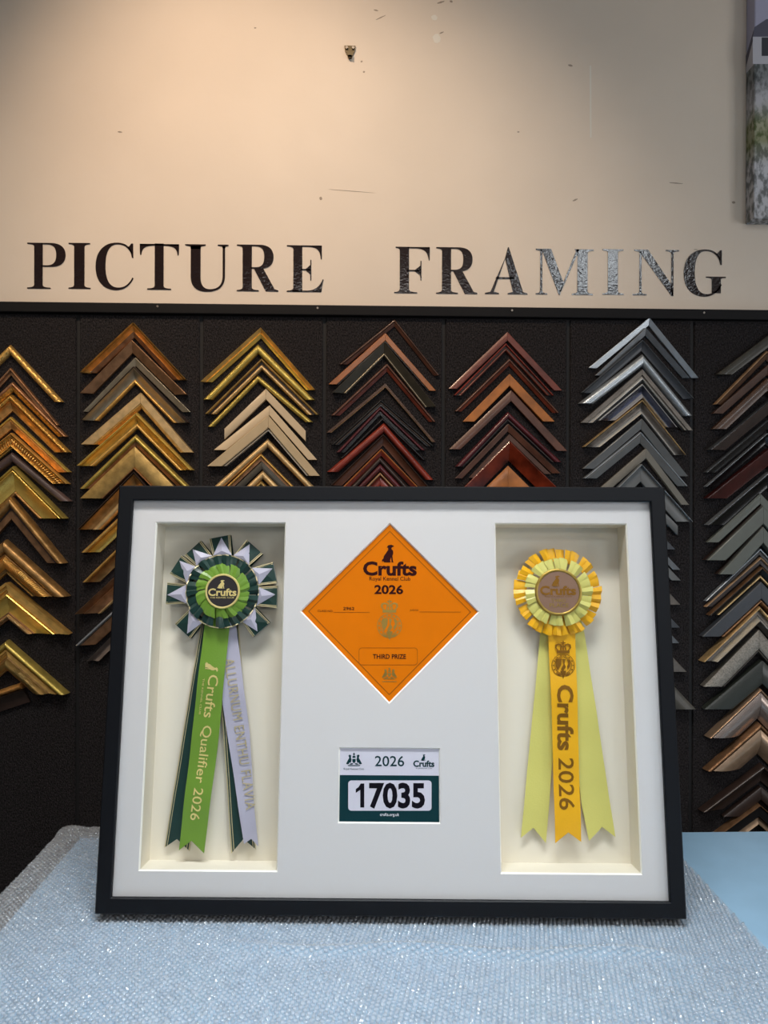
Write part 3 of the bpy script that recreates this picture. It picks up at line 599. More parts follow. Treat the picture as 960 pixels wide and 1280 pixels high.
def fastmesh(name, V_, tris, m, parent, kind=None):
    me = bpy.data.meshes.new(name); V_ = np.asarray(V_, np.float32); tris = np.asarray(tris, np.int32); n = tris.shape[1]
    me.vertices.add(len(V_)); me.vertices.foreach_set('co', V_.ravel()); me.loops.add(tris.size); me.loops.foreach_set('vertex_index', tris.ravel())
    me.polygons.add(len(tris)); me.polygons.foreach_set('loop_start', np.arange(0, tris.size, n, dtype=np.int32)); me.polygons.foreach_set('loop_total', np.full(len(tris), n, np.int32))
    me.polygons.foreach_set('use_smooth', np.ones(len(tris), bool)); me.update(calc_edges=True); me.validate(); me.materials.append(M[m])
    o = bpy.data.objects.new(name, me); COL.objects.link(o); o.parent = parent
    if kind: o['kind'] = kind
    return o
fastmesh('film_sheet', Pg, fc, 'film', bw)
p_ = 0.0072; rows = int(1.9/(p_*0.866)); cols_ = int(2.2/p_)
ii, jj = np.meshgrid(np.arange(cols_)-cols_//2, np.arange(rows)-rows//2, indexing='ij')
g1 = ii*p_+(jj % 2)*p_/2; g2 = jj*p_*0.866; ca, sa = math.cos(R(17)), math.sin(R(17))
bxp = (g1*ca-g2*sa).ravel(); byp = (-0.75+g1*sa+g2*ca).ravel()
ok = (bxp > BX0-ovx+0.004) & (byp > BY0+0.004) & (bxp < BX1-0.003) & (byp < YB+ovy(bxp)-0.003)
# bubbles lie flat under the frame's foot
bxp, byp = bxp[ok], byp[ok]; nb = len(bxp)
prf = [(1.0, 0.0), (0.93, 0.52), (0.60, 0.88)]; ns = 9
sc_ = rng.uniform(0.86, 1.04, nb); pop = rng.uniform(0.5, 1.12, nb)
C0 = wrapmap(bxp, byp); e = 0.002
tx = wrapmap(bxp+e, byp)-wrapmap(bxp-e, byp); ty = wrapmap(bxp, byp+e)-wrapmap(bxp, byp-e)
tx /= np.linalg.norm(tx, axis=1)[:, None]; ty /= np.linalg.norm(ty, axis=1)[:, None]
nn = np.cross(tx, ty); nn /= np.linalg.norm(nn, axis=1)[:, None]
rb, hb = 0.0033, 0.0026
tilt = rng.normal(0, 0.17, (nb, 2)); bxp = bxp+rng.normal(0, 0.0003, nb); byp = byp+rng.normal(0, 0.0003, nb)
Vs = []
for rr, hh in prf:
    for q in range(ns):
        a = 2*math.pi*q/ns; cx_, sy_ = math.cos(a)*rr*rb, math.sin(a)*rr*rb
        h = hh*hb*pop*(1+tilt[:, 0]*math.cos(a)*2+tilt[:, 1]*math.sin(a)*2)
        Vs.append(C0+tx*(cx_*sc_)[:, None]+ty*(sy_*sc_)[:, None]+nn*h[:, None])
Vs.append(C0+nn*(hb*pop)[:, None])
per = len(Vs); VV = np.stack(Vs, 1)-np.array(o_)
tr_ = []
for a in range(2):
    for q in range(ns):
        q2 = (q+1) % ns; i0, i1, i2, i3 = a*ns+q, a*ns+q2, (a+1)*ns+q2, (a+1)*ns+q; tr_ += [(i0, i1, i2), (i0, i2, i3)]
for q in range(ns): tr_.append((2*ns+q, 2*ns+(q+1) % ns, 3*ns))
tr_ = np.array(tr_); TT = (tr_[None]+(np.arange(nb)*per)[:, None, None]).reshape(-1, 3)
fastmesh('bubbles', VV.reshape(-1, 3), TT, 'bubble', bw, 'stuff')

# ------------------------------------------------------------------ the black box frame (local: x along, y into the frame, z up)
FRot = FM.to_3x3()
W2, HH, DP = 0.42, 0.6201, 0.06
def froot(name, u, d, v, label, cat, group=None):
    o = empty(name, FM @ Vector((u, d, v)), label, cat, group, FRot); return o, (u, d, v)
fr, fo = froot('box_frame', 0, 0, 0, 'large satin black box frame with white mat, leaning back on the bubble wrap', 'picture frame')
iL, iT = fp(165.5, 624.7, 0.0); iR = fp(813.6, 623.8, 0.0)[0]; iB = fp(138.3, 1122.9, 0.0)[1]
iBR, iBRv = fp(838, 1128.7, 0.0)
RW = 0.0225
def rail(p0, p1, n_in):
    """mitred rail from corner p0 to p1; n_in points to the opening"""
    pts = []
    prof_ = [(0, DP), (0, 0.002), (0.002, 0), (RW-0.0015, 0), (RW, 0.0015), (RW, 0.006), (RW-0.006, 0.006), (RW-0.006, DP)]
    d = Vector(p1)-Vector(p0); d.normalize(); V_ = []
    for P_, s in ((Vector(p0), 1), (Vector(p1), -1)):
        for wv, y in prof_:
            q = P_+Vector(n_in)*wv+d*s*wv; V_.append((q.x, y, q.y))
    n = len(prof_)
    return V_, [(j, (j+1) % n, n+(j+1) % n, n+j) for j in range(n)]+[tuple(range(n)), tuple(range(n, 2*n))]
for p0, p1, ni in (((-W2, 0), (W2, 0), (0, 1)), ((W2, 0), (W2, HH), (-1, 0)), ((W2, HH), (-W2, HH), (0, -1)), ((-W2, HH), (-W2, 0), (1, 0))):
    obj('frame_rail', rail(p0, p1, ni), 'frame_black', fr, fo, smooth=30)
g0 = RW-0.0045
obj('glazing', box(-W2+g0, W2-g0, 0.0062, 0.0078, g0, HH-g0), 'glass', fr, fo)
DM = 0.009                     # mat face
def rect(p, q): return [(p[0], p[1]), (q[0], p[1]), (q[0], q[1]), (p[0], q[1])]
def q_(a): return [fp(x, y, DM) for x, y in a]
lo_ = q_(((196, 655), (356, 655), (345, 1088.5), (174.5, 1087.5)))
ro_ = q_(((618, 654), (781, 655), (803, 1092), (629, 1091)))
def avg(o):  return [((o[0][0]+o[3][0])/2, (o[2][1]+o[3][1])/2), ((o[1][0]+o[2][0])/2, (o[0][1]+o[1][1])/2)]
LO, RO = avg(lo_), avg(ro_)
RO[0] = (RO[0][0], (LO[0][1]+RO[0][1])/2); LO[0] = (LO[0][0], RO[0][1]); RO[1] = (RO[1][0], (LO[1][1]+RO[1][1])/2); LO[1] = (LO[1][0], RO[1][1])
DI = q_(((486.5, 655.5), (597, 763.5), (487, 879), (377.5, 764)))
dc = (sum(p[0] for p in DI)/4, sum(p[1] for p in DI)/4); dr = (DI[1][0]-DI[3][0]+DI[0][1]-DI[2][1])/4
DI = [(dc[0], dc[1]+dr), (dc[0]+dr, dc[1]), (dc[0], dc[1]-dr), (dc[0]-dr, dc[1])]
NC = avg(q_(((424.4, 936), (548.8, 936.2), (549, 1028), (424.4, 1028))))
holes = [rect(*LO)[::-1], rect(*RO)[::-1], DI, rect(*NC)[::-1]]
def grow(poly, e):
    cx_ = sum(p[0] for p in poly)/4; cz_ = sum(p[1] for p in poly)/4; out = []
    if poly is DI: return [(cx_+(p[0]-cx_)*(1+e*1.414/dr), cz_+(p[1]-cz_)*(1+e*1.414/dr)) for p in poly]
    return [(p[0]+math.copysign(e, p[0]-cx_), p[1]+math.copysign(e, p[1]-cz_)) for p in poly]
def mat_mesh():
    cu = bpy.data.curves.new('m', 'CURVE'); cu.dimensions = '2D'; cu.fill_mode = 'BOTH'; cu.extrude = 0.0012
    for poly in [rect((-W2+g0, g0), (W2-g0, HH-g0))]+[grow(h, 0.0018) for h in holes]:
        sp_ = cu.splines.new('POLY'); sp_.points.add(len(poly)-1); sp_.use_cyclic_u = True
        for i, p in enumerate(poly): sp_.points[i].co = (p[0], p[1], 0, 1)
    t = bpy.data.objects.new('m', cu); COL.objects.link(t)
    dg = bpy.context.evaluated_depsgraph_get(); me = bpy.data.meshes.new_from_object(t.evaluated_get(dg)); bpy.data.objects.remove(t)
    v = [(a.co.x, DM+0.0012-a.co.z, a.co.y) for a in me.vertices]; f = [tuple(p.vertices) for p in me.polygons]; bpy.data.meshes.remove(me)
    return v, f
mb = obj('mat_board', mat_mesh(), 'mat_white', fr, fo)
for h in holes:
    g = grow(h, 0.0018)
    a = [(p[0], DM, p[1]) for p in g]+[(p[0], DM+0.0026, p[1]) for p in h]
    obj('bevel', (a, [(i, (i+1) % 4, 4+(i+1) % 4, 4+i) for i in range(4)]), 'mat_core', mb)
DB = 0.054
for (a, b) in (LO, RO):
    y0 = DM+0.0027
    for bx in (box(a[0]-.002, a[0], y0, DB, a[1]-.002, b[1]+.002), box(b[0], b[0]+.002, y0, DB, a[1]-.002, b[1]+.002), box(a[0], b[0], y0, DB, a[1]-.002, a[1]), box(a[0], b[0], y0, DB, b[1], b[1]+.002)):
        obj('box_side', bx, 'liner', fr, fo)
    obj('box_back', box(a[0]-.002, b[0]+.002, DB, DB+0.002, a[1]-.002, b[1]+.002), 'liner', fr, fo)
obj('backing_board', box(-W2+0.008, W2-0.008, DP-0.003, DP-0.0005, 0.008, HH-0.008), 'brown', fr, fo)
# easel strut behind, standing on the table
strut = []
for x in (-0.03, 0.03):
    tv, bv_ = (FM @ Vector((x, DP, 0.42))), None
obj('easel_strut', slab([(-0.03, 0.45), (0.03, 0.45), (0.04, 0.06), (-0.04, 0.06)], DP, DP+0.003), 'brown', fr, fo)

# text and small marks on a leaning plane
def text_vf(body, bold=0.0, shear=0.0):
    cu = bpy.data.curves.new('t', 'FONT'); cu.body = body; cu.size = 1.0; cu.offset = bold; cu.shear = shear; cu.space_character = 1.12 if body.isupper() and len(body) > 15 else 1.0; cu.resolution_u = 3
    t = bpy.data.objects.new('t', cu); COL.objects.link(t)
    dg = bpy.context.evaluated_depsgraph_get(); me = bpy.data.meshes.new_from_object(t.evaluated_get(dg)); bpy.data.objects.remove(t)
    v = [(a.co.x, a.co.y) for a in me.vertices]; f = [tuple(p.vertices) for p in me.polygons]; bpy.data.meshes.remove(me)
    x0 = min(a[0] for a in v); x1 = max(a[0] for a in v); y0 = min(a[1] for a in v); y1 = max(a[1] for a in v)
    return [((a[0]-x0)/(x1-x0), (a[1]-y0)/(y1-y0)) for a in v], f
def ftext(name, body, p0, p1, hpx, d, m, parent, off, bold=0.0, dfn=None, label=None):
    """text whose left and right ends sit at pixels p0, p1 (mid-height) on plane depth d"""
    a = Vector(fp(*p0, d)); b = Vector(fp(*p1, d)); e1 = (b-a); e2 = Vector((-e1.y, e1.x)).normalized()*(hpx*(FC.y*-1+d)/F*1.0)
    v, f = text_vf(body, bold)
    V_ = []
    for x, y in v:
        q = a+e1*x+e2*(y-0.5); V_.append((q.x, (dfn(q.y) if dfn else d), q.y))
    o = obj(name, (V_, f), m, parent, off)
    if label: o['label'] = label
    return o
def polys(name, pl, d, m, parent, off, th=0.0002, bands=()):
    """flat print: polygons in pixels"""
    vf = [slab([fp(x, y, d) for x, y in p], d, d+th) for p in pl]+[bandslab([fp(x, y, d) for x, y in a], [fp(x, y, d) for x, y in b], d, d+th, cl) for a, b, cl in bands]
    return obj(name, cat_(*vf), m, parent, off)
DOG = [(.30, .84), (.40, .97), (.62, 1.0), (.80, .94), (.80, .90), (.66, .86), (.62, .78), (.74, .66), (.76, .50), (.70, .38), (.74, .04), (.80, 0), (.64, 0), (.60, .30), (.54, .12), (.58, 0), (.12, 0), (.04, .10), (0, .0), (-.04, .14), (.06, .20), (.10, .36), (.26, .54), (.40, .72), (.40, .84)]
def dog(name, x0, x1, yb, yt, d, m, parent, off, ang=None):
    if ang is None: return polys(name, [[(x0+(x1-x0)*a, yb+(yt-yb)*b) for a, b in DOG]], d, m, parent, off)
def crest(name, cx_, cy_, h, d, m, parent, off):
    s = h/50.0
    def T(p): return [(cx_+x*s, cy_+y*s) for x, y in p]
    pl = [T([(-8, -9), (8, -9), (8.5, -12.5), (-8.5, -12.5)]), T([(-.8, -25), (.8, -25), (.8, -13), (-.8, -13)]), T([(-3, -23.2), (3, -23.2), (3, -21.8), (-3, -21.8)])]
    bands = []
    for sx in (-1, 1):
        a = [(sx*x, y) for x, y in ((7.5, -12.5), (10.5, -16), (10, -20), (6, -21.5), (2, -20), (.8, -17))]; b = [(sx*x, y) for x, y in ((6, -12.5), (8.5, -16), (8, -18.6), (6, -19.6), (3.4, -18.6), (2, -16))]
        bands.append((T(a), T(b), False)); pl.append(T([(sx*2.2, -13), (sx*4.2, -13), (sx*3.6, -17.5), (sx*2.6, -17.5)]))
    n = 28
    for r0, r1 in ((15.2, 14.4), (11.2, 10.4)):
        bands.append((T(circ(0, 7, r0, n)), T(circ(0, 7, r1, n)), True))
    pl += [T([(-9.4, -1), (-2, -2), (-2.5, 6), (-7, 14), (-9.4, 8)]), T([(-.6, -2), (3, -1), (1.5, 5), (3.5, 9), (-.5, 15), (-3, 12), (.4, 6)]), T([(5, -1), (9, 0), (9, 8), (5.5, 13), (5, 8), (7, 5)]), T([(-4, 14), (4, 14), (2, 19.5), (0, 25), (-2, 19.5)]), T([(-6, 17), (-3, 19), (-4, 21), (-8, 19)]), T([(6, 17), (3, 19), (4, 21), (8, 19)])]
    for q in range(14):
        a = 2*math.pi*q/14; pl.append(T([(12.8*math.cos(a)-.9, 7+12.8*math.sin(a)-.9), (12.8*math.cos(a)+.9, 7+12.8*math.sin(a)-.9), (12.8*math.cos(a)+.9, 7+12.8*math.sin(a)+.9), (12.8*math.cos(a)-.9, 7+12.8*math.sin(a)+.9)]))
    polys(name, pl, d, m, parent, off, bands=bands)
def arms(name, cx_, cy_, w_, h, d, m, parent, off):
    def T(p): return [(cx_+x*w_/2, cy_-y*h/2) for x, y in p]
    pl = [T([(-.22, .1), (.22, .1), (.2, -.3), (0, -.55), (-.2, -.3)]), T([(-.16, .55), (.16, .55), (.2, .25), (-.2, .25)]), T([(-.06, 1), (.06, 1), (.06, .6), (-.06, .6)]), T([(-.14, .85), (.14, .85), (.14, .75), (-.14, .75)]), T([(-.8, -.82), (.8, -.82), (.7, -.95), (-.7, -.95)])]
    for s in (-1, 1):
        pl += [T([(s*.35, .6), (s*.55, .75), (s*.7, .6), (s*.6, .3), (s*.72, -.1), (s*.68, -.45), (s*.4, -.45), (s*.3, 0), (s*.38, .3)]), T([(s*.68, .1), (s*.86, -.3), (s*1.0, -.62), (s*.8, -.7), (s*.6, -.6)]), T([(s*.1, -.5), (s*.42, -.56), (s*.6, -.74), (s*.2, -.74)])]
    polys(name, pl, d, m, parent, off)

# prize card
DC = DM+0.0029
pc, po = froot('prize_card', dc[0], DC, dc[1]-dr, 'orange diamond prize card printed Crufts 2026, third prize, set in the white mat', 'prize card')
e = 0.004
obj('card', slab([(dc[0], dc[1]+dr+e), (dc[0]+dr+e, dc[1]), (dc[0], dc[1]-dr-e), (dc[0]-dr-e, dc[1])], DC, DC+0.0004), 'orange_card', pc, po)
t_ = DC-0.0003
def dia(f_): return [(dc[0], dc[1]+dr*f_), (dc[0]+dr*f_, dc[1]), (dc[0], dc[1]-dr*f_), (dc[0]-dr*f_, dc[1])]
obj('printed_border', bandslab(dia(.925), dia(.914), t_, t_+.0001, True), 'ink2', pc, po)
ftext('printed_logo', 'Crufts', (453.8, 710.6), (521, 710.9), 18, t_, 'ink', pc, po, 0.036)
dog('printed_hound', 478, 496, 703, 681, t_, 'ink', pc, po)
ftext('printed_caption', 'Royal Kennel Club', (461.8, 724), (513, 724.2), 6.4, t_, 'ink', pc, po, 0.004)
ftext('printed_year', '2026', (468, 736.8), (504, 737), 11.6, t_, 'ink', pc, po, 0.03)
ftext('printed_caption', 'CLASS NO', (397, 763.6), (415.6, 763.8), 2.6, t_, 'ink', pc, po)
ftext('class_number', '2962', (429, 760.6), (443, 760.7), 3.8, t_, 'ink', pc, po, 0.01)
ftext('printed_caption', 'JUDGE', (512.4, 763), (523, 763), 2.6, t_, 'ink', pc, po)
polys('printed_rule', [[(417, 765), (462, 765.2), (462, 765.7), (417, 765.5)], [(524.5, 764.6), (576, 764.8), (576, 765.3), (524.5, 765.1)]], t_, 'ink2', pc, po)
crest('foil_crest', 486.8, 775, 51, t_, 'foil', pc, po)
ftext('printed_award', 'THIRD PRIZE', (466, 820.6), (507.5, 820.7), 5.6, t_, 'ink', pc, po, 0.02)
def rr(x0, x1, y0, y1, r, n=5):
    p = []
    for cx_, cy_, a0 in ((x1-r, y1-r, 0), (x0+r, y1-r, 90), (x0+r, y0+r, 180), (x1-r, y0+r, 270)):
        p += [(cx_+r*math.cos(R(a0+90*i/n)), cy_+r*math.sin(R(a0+90*i/n))) for i in range(n+1)]
    return p
polys('printed_box', [], t_, 'ink2', pc, po, bands=[(rr(448.5, 522, 809.6, 831.4, 4), rr(449, 521.5, 810.1, 830.9, 3.6), True)])
arms('foil_arms', 486.8, 842, 19, 15, t_, 'foil', pc, po)
polys('printed_rule', [[(478, 851.6), (496, 851.6), (496, 852.4), (478, 852.4)]], t_, 'foil', pc, po)

# number card
nc, no_ = froot('number_card', (NC[0][0]+NC[1][0])/2, DC, NC[0][1], 'white and dark teal ring number card reading 17035, set low in the white mat', 'number card')
e = 0.003
obj('card', box(NC[0][0]-e, NC[1][0]+e, DC, DC+0.0004, NC[0][1]-e, NC[1][1]+e), 'card_white', nc, no_)
zteal = fp(486, 969.2, DC)[1]
wbx = [fp(x, y, DC) for x, y in rr(435.3, 539.4, 975.5, 1013.3, 4)]
obj('printed_panel', box(NC[0][0]-e, NC[1][0]+e, t_, t_+.0002, NC[0][1]-e, zteal), 'teal', nc, no_)
obj('printed_field', slab(wbx, t_-.0002, t_), 'card_white', nc, no_)
ftext('printed_number', '7035', (461.3, 994.5), (531.2, 994.8), 30, t_-.0004, 'black_ink', nc, no_, 0.035)
polys('printed_number', [[(450.9, 979.4), (455.3, 979.4), (455.3, 1009.4), (450.3, 1009.4), (450.3, 987.4), (444.7, 991.2), (444.7, 986.4), (448.3, 983.8)]], t_-.0004, 'black_ink', nc, no_)
ftext('printed_year', '2026', (468.6, 951.3), (505.3, 951.5), 12.2, t_, 'teal', nc, no_, 0.008)
ftext('printed_logo', 'Crufts', (516.6, 954.6), (543, 954.8), 7.6, t_, 'teal', nc, no_, 0.035)
dog('printed_hound', 526.5, 533, 951, 943, t_, 'teal', nc, no_)
ftext('printed_caption', 'Royal Kennel Club', (520, 960.5), (540, 960.6), 1.8, t_, 'teal', nc, no_)
arms('printed_arms', 442.5, 949.5, 20, 17, t_, 'teal', nc, no_)
ftext('printed_caption', 'Royal Kennel Club', (429.6, 961.4), (455, 961.5), 3, t_, 'teal', nc, no_)
ftext('printed_caption', 'crufts.org.uk', (475, 1018.6), (499, 1018.8), 4.6, t_-.0002, 'card_text', nc, no_, 0.01)

# rosettes
def interp(pts, t):
    """point at fraction t (by y) of a pixel polyline"""
    y = pts[0][1]+(pts[-1][1]-pts[0][1])*t
    for (a, b), (c_, d_) in zip(pts[:-1], pts[1:]):
        if y <= d_+1e-9: k_ = (y-b)/max(1e-6, d_-b); return (a+(c_-a)*k_, y)
    return pts[-1]
def ribbon(name, Lp, Rp, d, notch, m, parent, off, wav=0.0008, ph=0.0, cup=0.0, stripes=None, n=26, k=8, label=None):
    def dfn(v): return d+wav*math.sin(v*34+ph)+wav*.6*math.sin(v*71+ph*2)
    def pt(s, t, dd=0):
        l, r = interp(Lp, t), interp(Rp, t); cutv = -notch*(1-abs(2*s-1))*t**1
        q = fp(l[0]+(r[0]-l[0])*s, l[1]+(r[1]-l[1])*s+cutv, d); return (q[0], dfn(q[1])+dd-cup*math.sin(math.pi*s), q[1])
    V_, Fc = [], []
    for dd in (0, 0.0004):
        for i in range(n+1):
            for j in range(k+1): V_.append(pt(j/k, i/n, dd))
    N = (n+1)*(k+1)
    for i in range(n):
        for j in range(k):
            a = i*(k+1)+j; q = (a, a+1, a+k+2, a+k+1); Fc += [q, tuple(x+N for x in q[::-1])]
    for i in range(n):
        for j in (0, k): a = i*(k+1)+j; Fc.append((a, a+k+1, a+k+1+N, a+N))
    for j in range(k):
        a = n*(k+1)+j; Fc.append((a, a+1, a+1+N, a+N))
    o = obj(name, (V_, Fc), m, parent, off, smooth=60)
    if label: o['label'] = label
    for s0, s1 in (stripes or []):
        V_, Fc = [], []
        for i in range(n+1): V_ += [pt(s0, i/n, -0.0003), pt(s1, i/n, -0.0003)]
        Fc = [(2*i, 2*i+1, 2*i+3, 2*i+2) for i in range(n)]
        obj('gold_edge', (V_, Fc), 'foil_pale', o, off)
    return o, dfn
K = (1.6*0+1.155)/F             # metres per pixel on the box back
def pleats(name, c0, r0, r1, n, d0, d1, m, parent, off, swirl=0.12, edge=None, lift=0.003, wide=1.25):
    """a ring of overlapping folded pleats"""
    V_, Fc = [], []
    for q in range(n):
        a = 2*math.pi*(q+0.22*math.sin(q*2.7))/n; h = math.pi/n*wide; lk = 1+0.45*math.sin(q*4.3+1)
        pts = []
        for r_, dd, sw in ((r0, d1, 0), ((r0+r1)/2, (d0+d1)/2-0.001, swirl*.5), (r1, d0, swirl)):
            for s in (-1, 0, 1):
                b = a+sw+h*s
                jr = r_*(1+0.022*math.sin(q*5.1+s*.6))
                lf = lift*lk*(0, 1.0, 0.75)[s+1]*(0.35+0.65*(r_-r0)/(r1-r0))
                pts.append((c0[0]+jr*math.cos(b), dd-lf, c0[1]+jr*math.sin(b)))
        n0 = len(V_); V_ += pts+[(p[0], p[1]+0.0005, p[2]) for p in pts]
        for i in range(2):
            for j in range(2):
                a_ = n0+i*3+j; Fc += [(a_, a_+1, a_+4, a_+3), (a_+9, a_+12, a_+13, a_+10)]
        Fc += [(n0+6, n0+7, n0+16, n0+15), (n0+7, n0+8, n0+17, n0+16), (n0+2, n0+5, n0+14, n0+11), (n0+5, n0+8, n0+17, n0+14), (n0, n0+3, n0+12, n0+9), (n0+3, n0+6, n0+15, n0+12)]
    o = obj(name, (V_, Fc), m, parent, off, smooth=30)
    if edge:
        V_, Fc = [], []
        for q in range(n):
            a = 2*math.pi*q/n+swirl; h = math.pi/n*wide; n0 = len(V_)
            for rr_ in (r1*.985, r1*1.012):
                for s in (-1, 0, 1):
                    b = a+h*s; lf = lift*(0, 1.0, 0.5)[s+1]; V_.append((c0[0]+rr_*math.cos(b), d0-lf-0.0005, c0[1]+rr_*math.sin(b)))
            Fc += [(n0, n0+1, n0+4, n0+3), (n0+1, n0+2, n0+5, n0+4)]
        obj('gold_edge', (V_, Fc), edge, o, off)
    return o
def button(c0, r, d, face, rim, parent, off):
    n = 48
    vs = []
    pr = [(r, d+0.004), (r, d), (r*.97, d-0.0012), (r*.90, d-0.0012), (r*.88, d-0.0004)]
    V_, Fc = [], []
    for rr_, y in pr: V_ += [(c0[0]+rr_*math.cos(2*math.pi*q/n), y, c0[1]+rr_*math.sin(2*math.pi*q/n)) for q in range(n)]
    for i in range(len(pr)-1):
        for q in range(n): Fc.append((i*n+q, i*n+(q+1) % n, (i+1)*n+(q+1) % n, (i+1)*n+q))
    b = obj('button', disc(c0[0], c0[1], r*.885, d-0.0003, d+0.004, n), face, parent, off)
    obj('button_rim', (V_, Fc), rim, b, off, smooth=50)
    return b

# green rosette
gc = fp(278.2, 739, 0.035)
gr, go = froot('rosette', gc[0], 0.04, gc[1]-0.11, 'green rosette with dark pointed loops and three ribbon tails, in the box at the left', 'rosette')
for a in (90, 123, 155, 187, 222, 58, 25, -7, -42):
    ar = R(a+2*math.sin(a)); u = Vector((math.cos(ar), math.sin(ar))); t = Vector((-u.y, u.x)); g = Vector(fp(278.2, 739, 0.031))
    ri, ro, wi, wo = 42*K, (69+1.5*math.sin(a*3))*K, 11.5*K, 13.5*K
    tl = R(12*math.sin(a*1.7)); uu = Vector((u.x*math.cos(tl)-u.y*math.sin(tl), u.x*math.sin(tl)+u.y*math.cos(tl))); tt = Vector((-uu.y, uu.x))
    ctr = g+u*ri; out = ctr+uu*(ro-ri)
    def q3(p, dd): return (p.x, dd, p.y)
    f0, f1 = 0.030, 0.037
    c4 = [ctr-t*wi, ctr+t*wi, out+tt*wo, out-tt*wo]
    V_ = [q3(c4[0], f0), q3(c4[1], f0), q3(c4[2], f0+.004), q3(c4[3], f0+.004), q3(c4[0], 0.047), q3(c4[1], 0.047), q3(c4[2], 0.043), q3(c4[3], 0.043), q3((c4[0]+c4[2])/2-(tt*0), f0-.0005)]
    lp = obj('ribbon_loop', (V_, [(0, 1, 8), (1, 2, 8), (2, 3, 8), (3, 0, 8), (7, 6, 5, 4), (2, 6, 7, 3)]), 'sdark', gr, go)
    ev, ef = [], []
    for s in (-1, 1):
        for o1_, o2_ in ((0.0, 0.09), (0.15, 0.21)):
            n0 = len(ev)
            for o_r in (o1_, o2_):
                ev += [q3(ctr+t*s*wi*(1-o_r), f0-.0006), q3(out+tt*s*wo*(1-o_r), f0+.0035)]
            ef.append((n0, n0+1, n0+3, n0+2))
    obj('gold_edge', (ev, ef), 'foil_pale', lp, go)
    tip = out-uu*0.002+tt*wo*(0.5*math.sin(a*2.3)); b0, b1 = ctr+u*K*2.5-t*wi*1.02, ctr+u*K*2.5+t*wi*1.02
    mid = (tip+(b0+b1)*1.5)/4
    obj('ribbon_point', ([q3(b0, f0-.0012), q3(b1, f0-.0012), q3(tip, f0+.0015), q3(mid, f0-.0036)], [(0, 1, 3), (1, 2, 3), (2, 0, 3), (0, 2, 1)]), 'slilac', lp, go)
p1 = pleats('pleated_ruffle', fp(278.2, 739, 0.028), 31*K, 45*K, 26, 0.031, 0.027, 'sdark', gr, go, 0.05, 'foil_pale', 0.006, 1.1); p1['label'] = 'dark green ruffle edged in gold'
p2 = pleats('pleated_ruffle', fp(278.2, 739, 0.024), 19*K, 34*K, 24, 0.0265, 0.0225, 'sgreen', gr, go, 0.16, None, 0.003, 1.25); p2['label'] = 'lime green swirled ruffle'
bt = button(fp(278.2, 739, 0.0205), 21.5*K, 0.0205, 'disc', 'foil_gold', gr, go)
def bpx(x, y): return (x, y)
ftext('printed_logo', 'Crufts', (260.2, 740.2), (295.6, 740.4), 9.5, 0.0195, 'foil_gold', bt, go, 0.03)
dog('printed_hound', 272, 283, 735.6, 725, 0.0195, 'foil_gold', bt, go)
ftext('printed_caption', 'THE KENNEL CLUB', (262.5, 747), (292.5, 747), 2.0, 0.0195, 'foil_gold', bt, go, 0.01)
ribbon('ribbon_tail', [(255, 758), (229, 913), (205.4, 1059.6)], [(278, 758), (256, 940), (237, 1064)], 0.0455, 13, 'sdark', gr, go, 0.0006, 0.3, stripes=[(0, .05), (.1, .13), (.95, 1), (.87, .9)], label='dark green tail edged in gold, under the lime tail')
ribbon('ribbon_tail', [(270, 758), (277, 886), (289, 1067)], [(297, 758), (307, 900), (320, 1062)], 0.0455, 16, 'sdark', gr, go, 0.0006, 1.3, stripes=[(0, .05), (.1, .13), (.95, 1), (.87, .9)], label='dark green tail edged in gold, under the lilac tail')
tl_, dl = ribbon('ribbon_tail', [(268, 752), (279, 885), (305, 1055)], [(291, 752), (296, 790), (312, 915), (317, 1000), (323, 1058)], 0.0400, 8, 'slilac', gr, go, 0.0012, 0.8, label='pale lilac tail lettered in gold')
tg_, dg_ = ribbon('ribbon_tail', [(257, 752), (255, 785), (239, 925), (223.6, 1063)], [(289, 752), (286.5, 785), (273, 925), (255, 1066.8)], 0.0350, 14, 'sgreen', gr, go, 0.0015, 0.1, cup=.0006, label='lime green tail lettered in gold')
ftext('printed_lettering', 'Crufts', (268, 843.5), (260.5, 897), 12.5, 0.035, 'foil_gold', tg_, go, 0.008, lambda v: dg_(v)-0.0009)
ftext('printed_lettering', 'Qualifier 2026', (258.5, 907), (242.5, 1025), 13.5, 0.035, 'foil_gold', tg_, go, 0.006, lambda v: dg_(v)-0.0009)
ftext('printed_caption', 'THE KENNEL CLUB', (255.3, 848), (249.6, 893), 2.2, 0.035, 'foil_gold', tg_, go, 0.004, lambda v: dg_(v)-0.0009)
polys('printed_hound', [[(256.5+(1-b)*0+b*16, 839-11*(1-a)*1.0+b*3) for a, b in DOG]], dg_(fp(262, 832, .035)[1])-0.0012, 'foil_gold', tg_, go)
ftext('printed_lettering', 'ALLURNUM ENTHU FLAVIA', (286.5, 823), (314.0, 1011), 12, 0.04, 'foil_pale', tl_, go, 0.0, lambda v: dl(v)-0.0015)

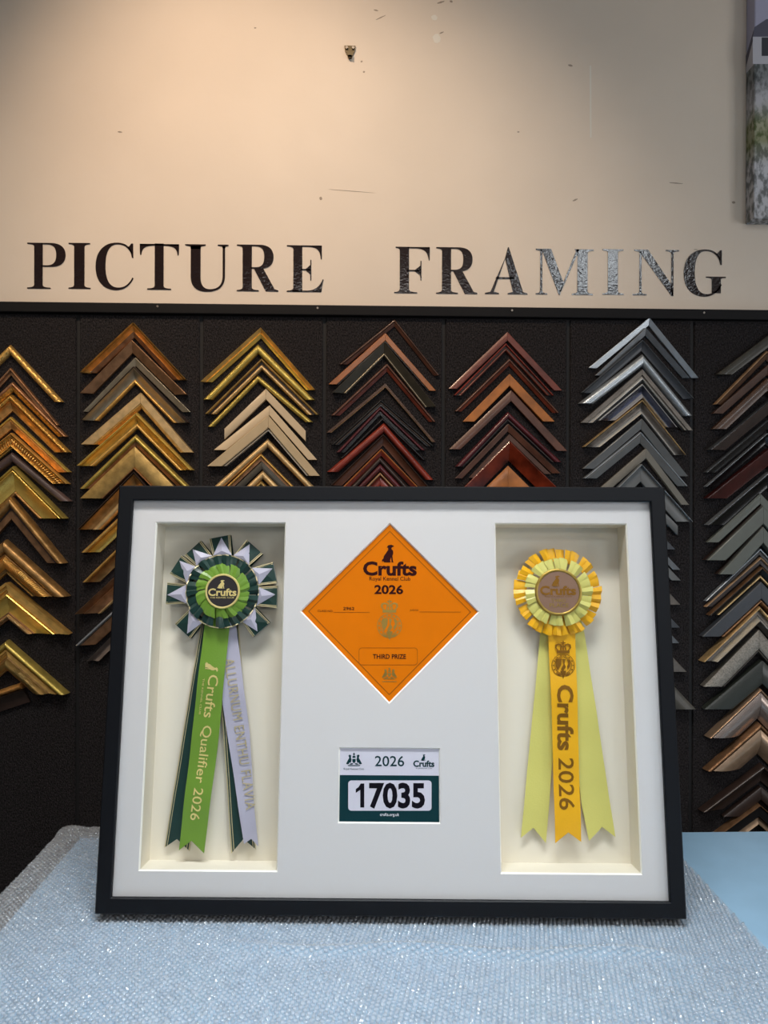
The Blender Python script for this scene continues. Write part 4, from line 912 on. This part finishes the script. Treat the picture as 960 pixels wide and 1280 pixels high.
# yellow rosette
yc_ = fp(698.5, 739.5, 0.035)
yr, yo = froot('rosette', yc_[0], 0.04, yc_[1]-0.11, 'yellow rosette with two pleated rings and three ribbon tails, in the box at the right', 'rosette')
p1 = pleats('pleated_ruffle', fp(697, 740, .034), 38*K, 54*K, 30, 0.036, 0.033, 'syellow', yr, yo, 0.03, None, 0.005, 1.05); p1['label'] = 'golden yellow outer ruffle'
p2 = pleats('pleated_ruffle', fp(698, 740, .029), 26*K, 42*K, 24, 0.031, 0.027, 'spale', yr, yo, 0.03, None, 0.0045, 1.1); p2['label'] = 'pale yellow inner ruffle'
bt = button(fp(698, 740.3, .024), 28.8*K, 0.024, 'disc_mauve', 'foil', yr, yo)
ftext('printed_logo', 'Crufts', (675, 738), (720, 738.3), 11.5, 0.0232, 'foil_brown', bt, yo, 0.035)
dog('printed_hound', 690, 702, 733, 719.5, 0.0232, 'foil_brown', bt, yo)
ftext('printed_caption', 'Royal Kennel Club', (681, 745.6), (715, 745.8), 2.6, 0.0232, 'foil_brown', bt, yo)
ftext('printed_caption', 'THIRD', (689, 750.5), (707, 750.6), 3.8, 0.0232, 'foil', bt, yo)
ftext('printed_caption', 'PLACE', (687, 756.5), (711, 756.6), 5, 0.0232, 'foil', bt, yo)
ribbon('ribbon_tail', [(680, 760), (676, 787), (651, 1047.5)], [(702, 760), (700, 830), (682.5, 1054)], 0.0455, 16, 'spale', yr, yo, 0.0008, 0.3, label='pale yellow plain tail left of the lettered one')
ribbon('ribbon_tail', [(700, 760), (714, 880), (727, 1005), (736, 1051)], [(722, 760), (730, 787), (769, 1046)], 0.0455, 15, 'spale', yr, yo, 0.0008, 1.7, label='pale yellow plain tail right of the lettered one')
ty_, dy = ribbon('ribbon_tail', [(684, 760), (685, 785), (690, 900), (694, 1054)], [(717, 760), (719, 785), (726.5, 1052.5)], 0.0365, 13, 'syellow', yr, yo, 0.0012, 0.9, label='golden yellow tail lettered in bronze foil')
ftext('printed_lettering', 'Crufts', (706, 856), (707, 938), 20, 0.0365, 'foil_brown', ty_, yo, 0.03, lambda v: dy(v)-0.0005)
ftext('printed_lettering', '2026', (707.6, 947.5), (708.6, 1012), 18.5, 0.0365, 'foil_brown', ty_, yo, 0.008, lambda v: dy(v)-0.0005)
crest('foil_crest', 704, 825, 48, dy(fp(704, 825, .0365)[1])-0.0018, 'foil_brown', ty_, yo)
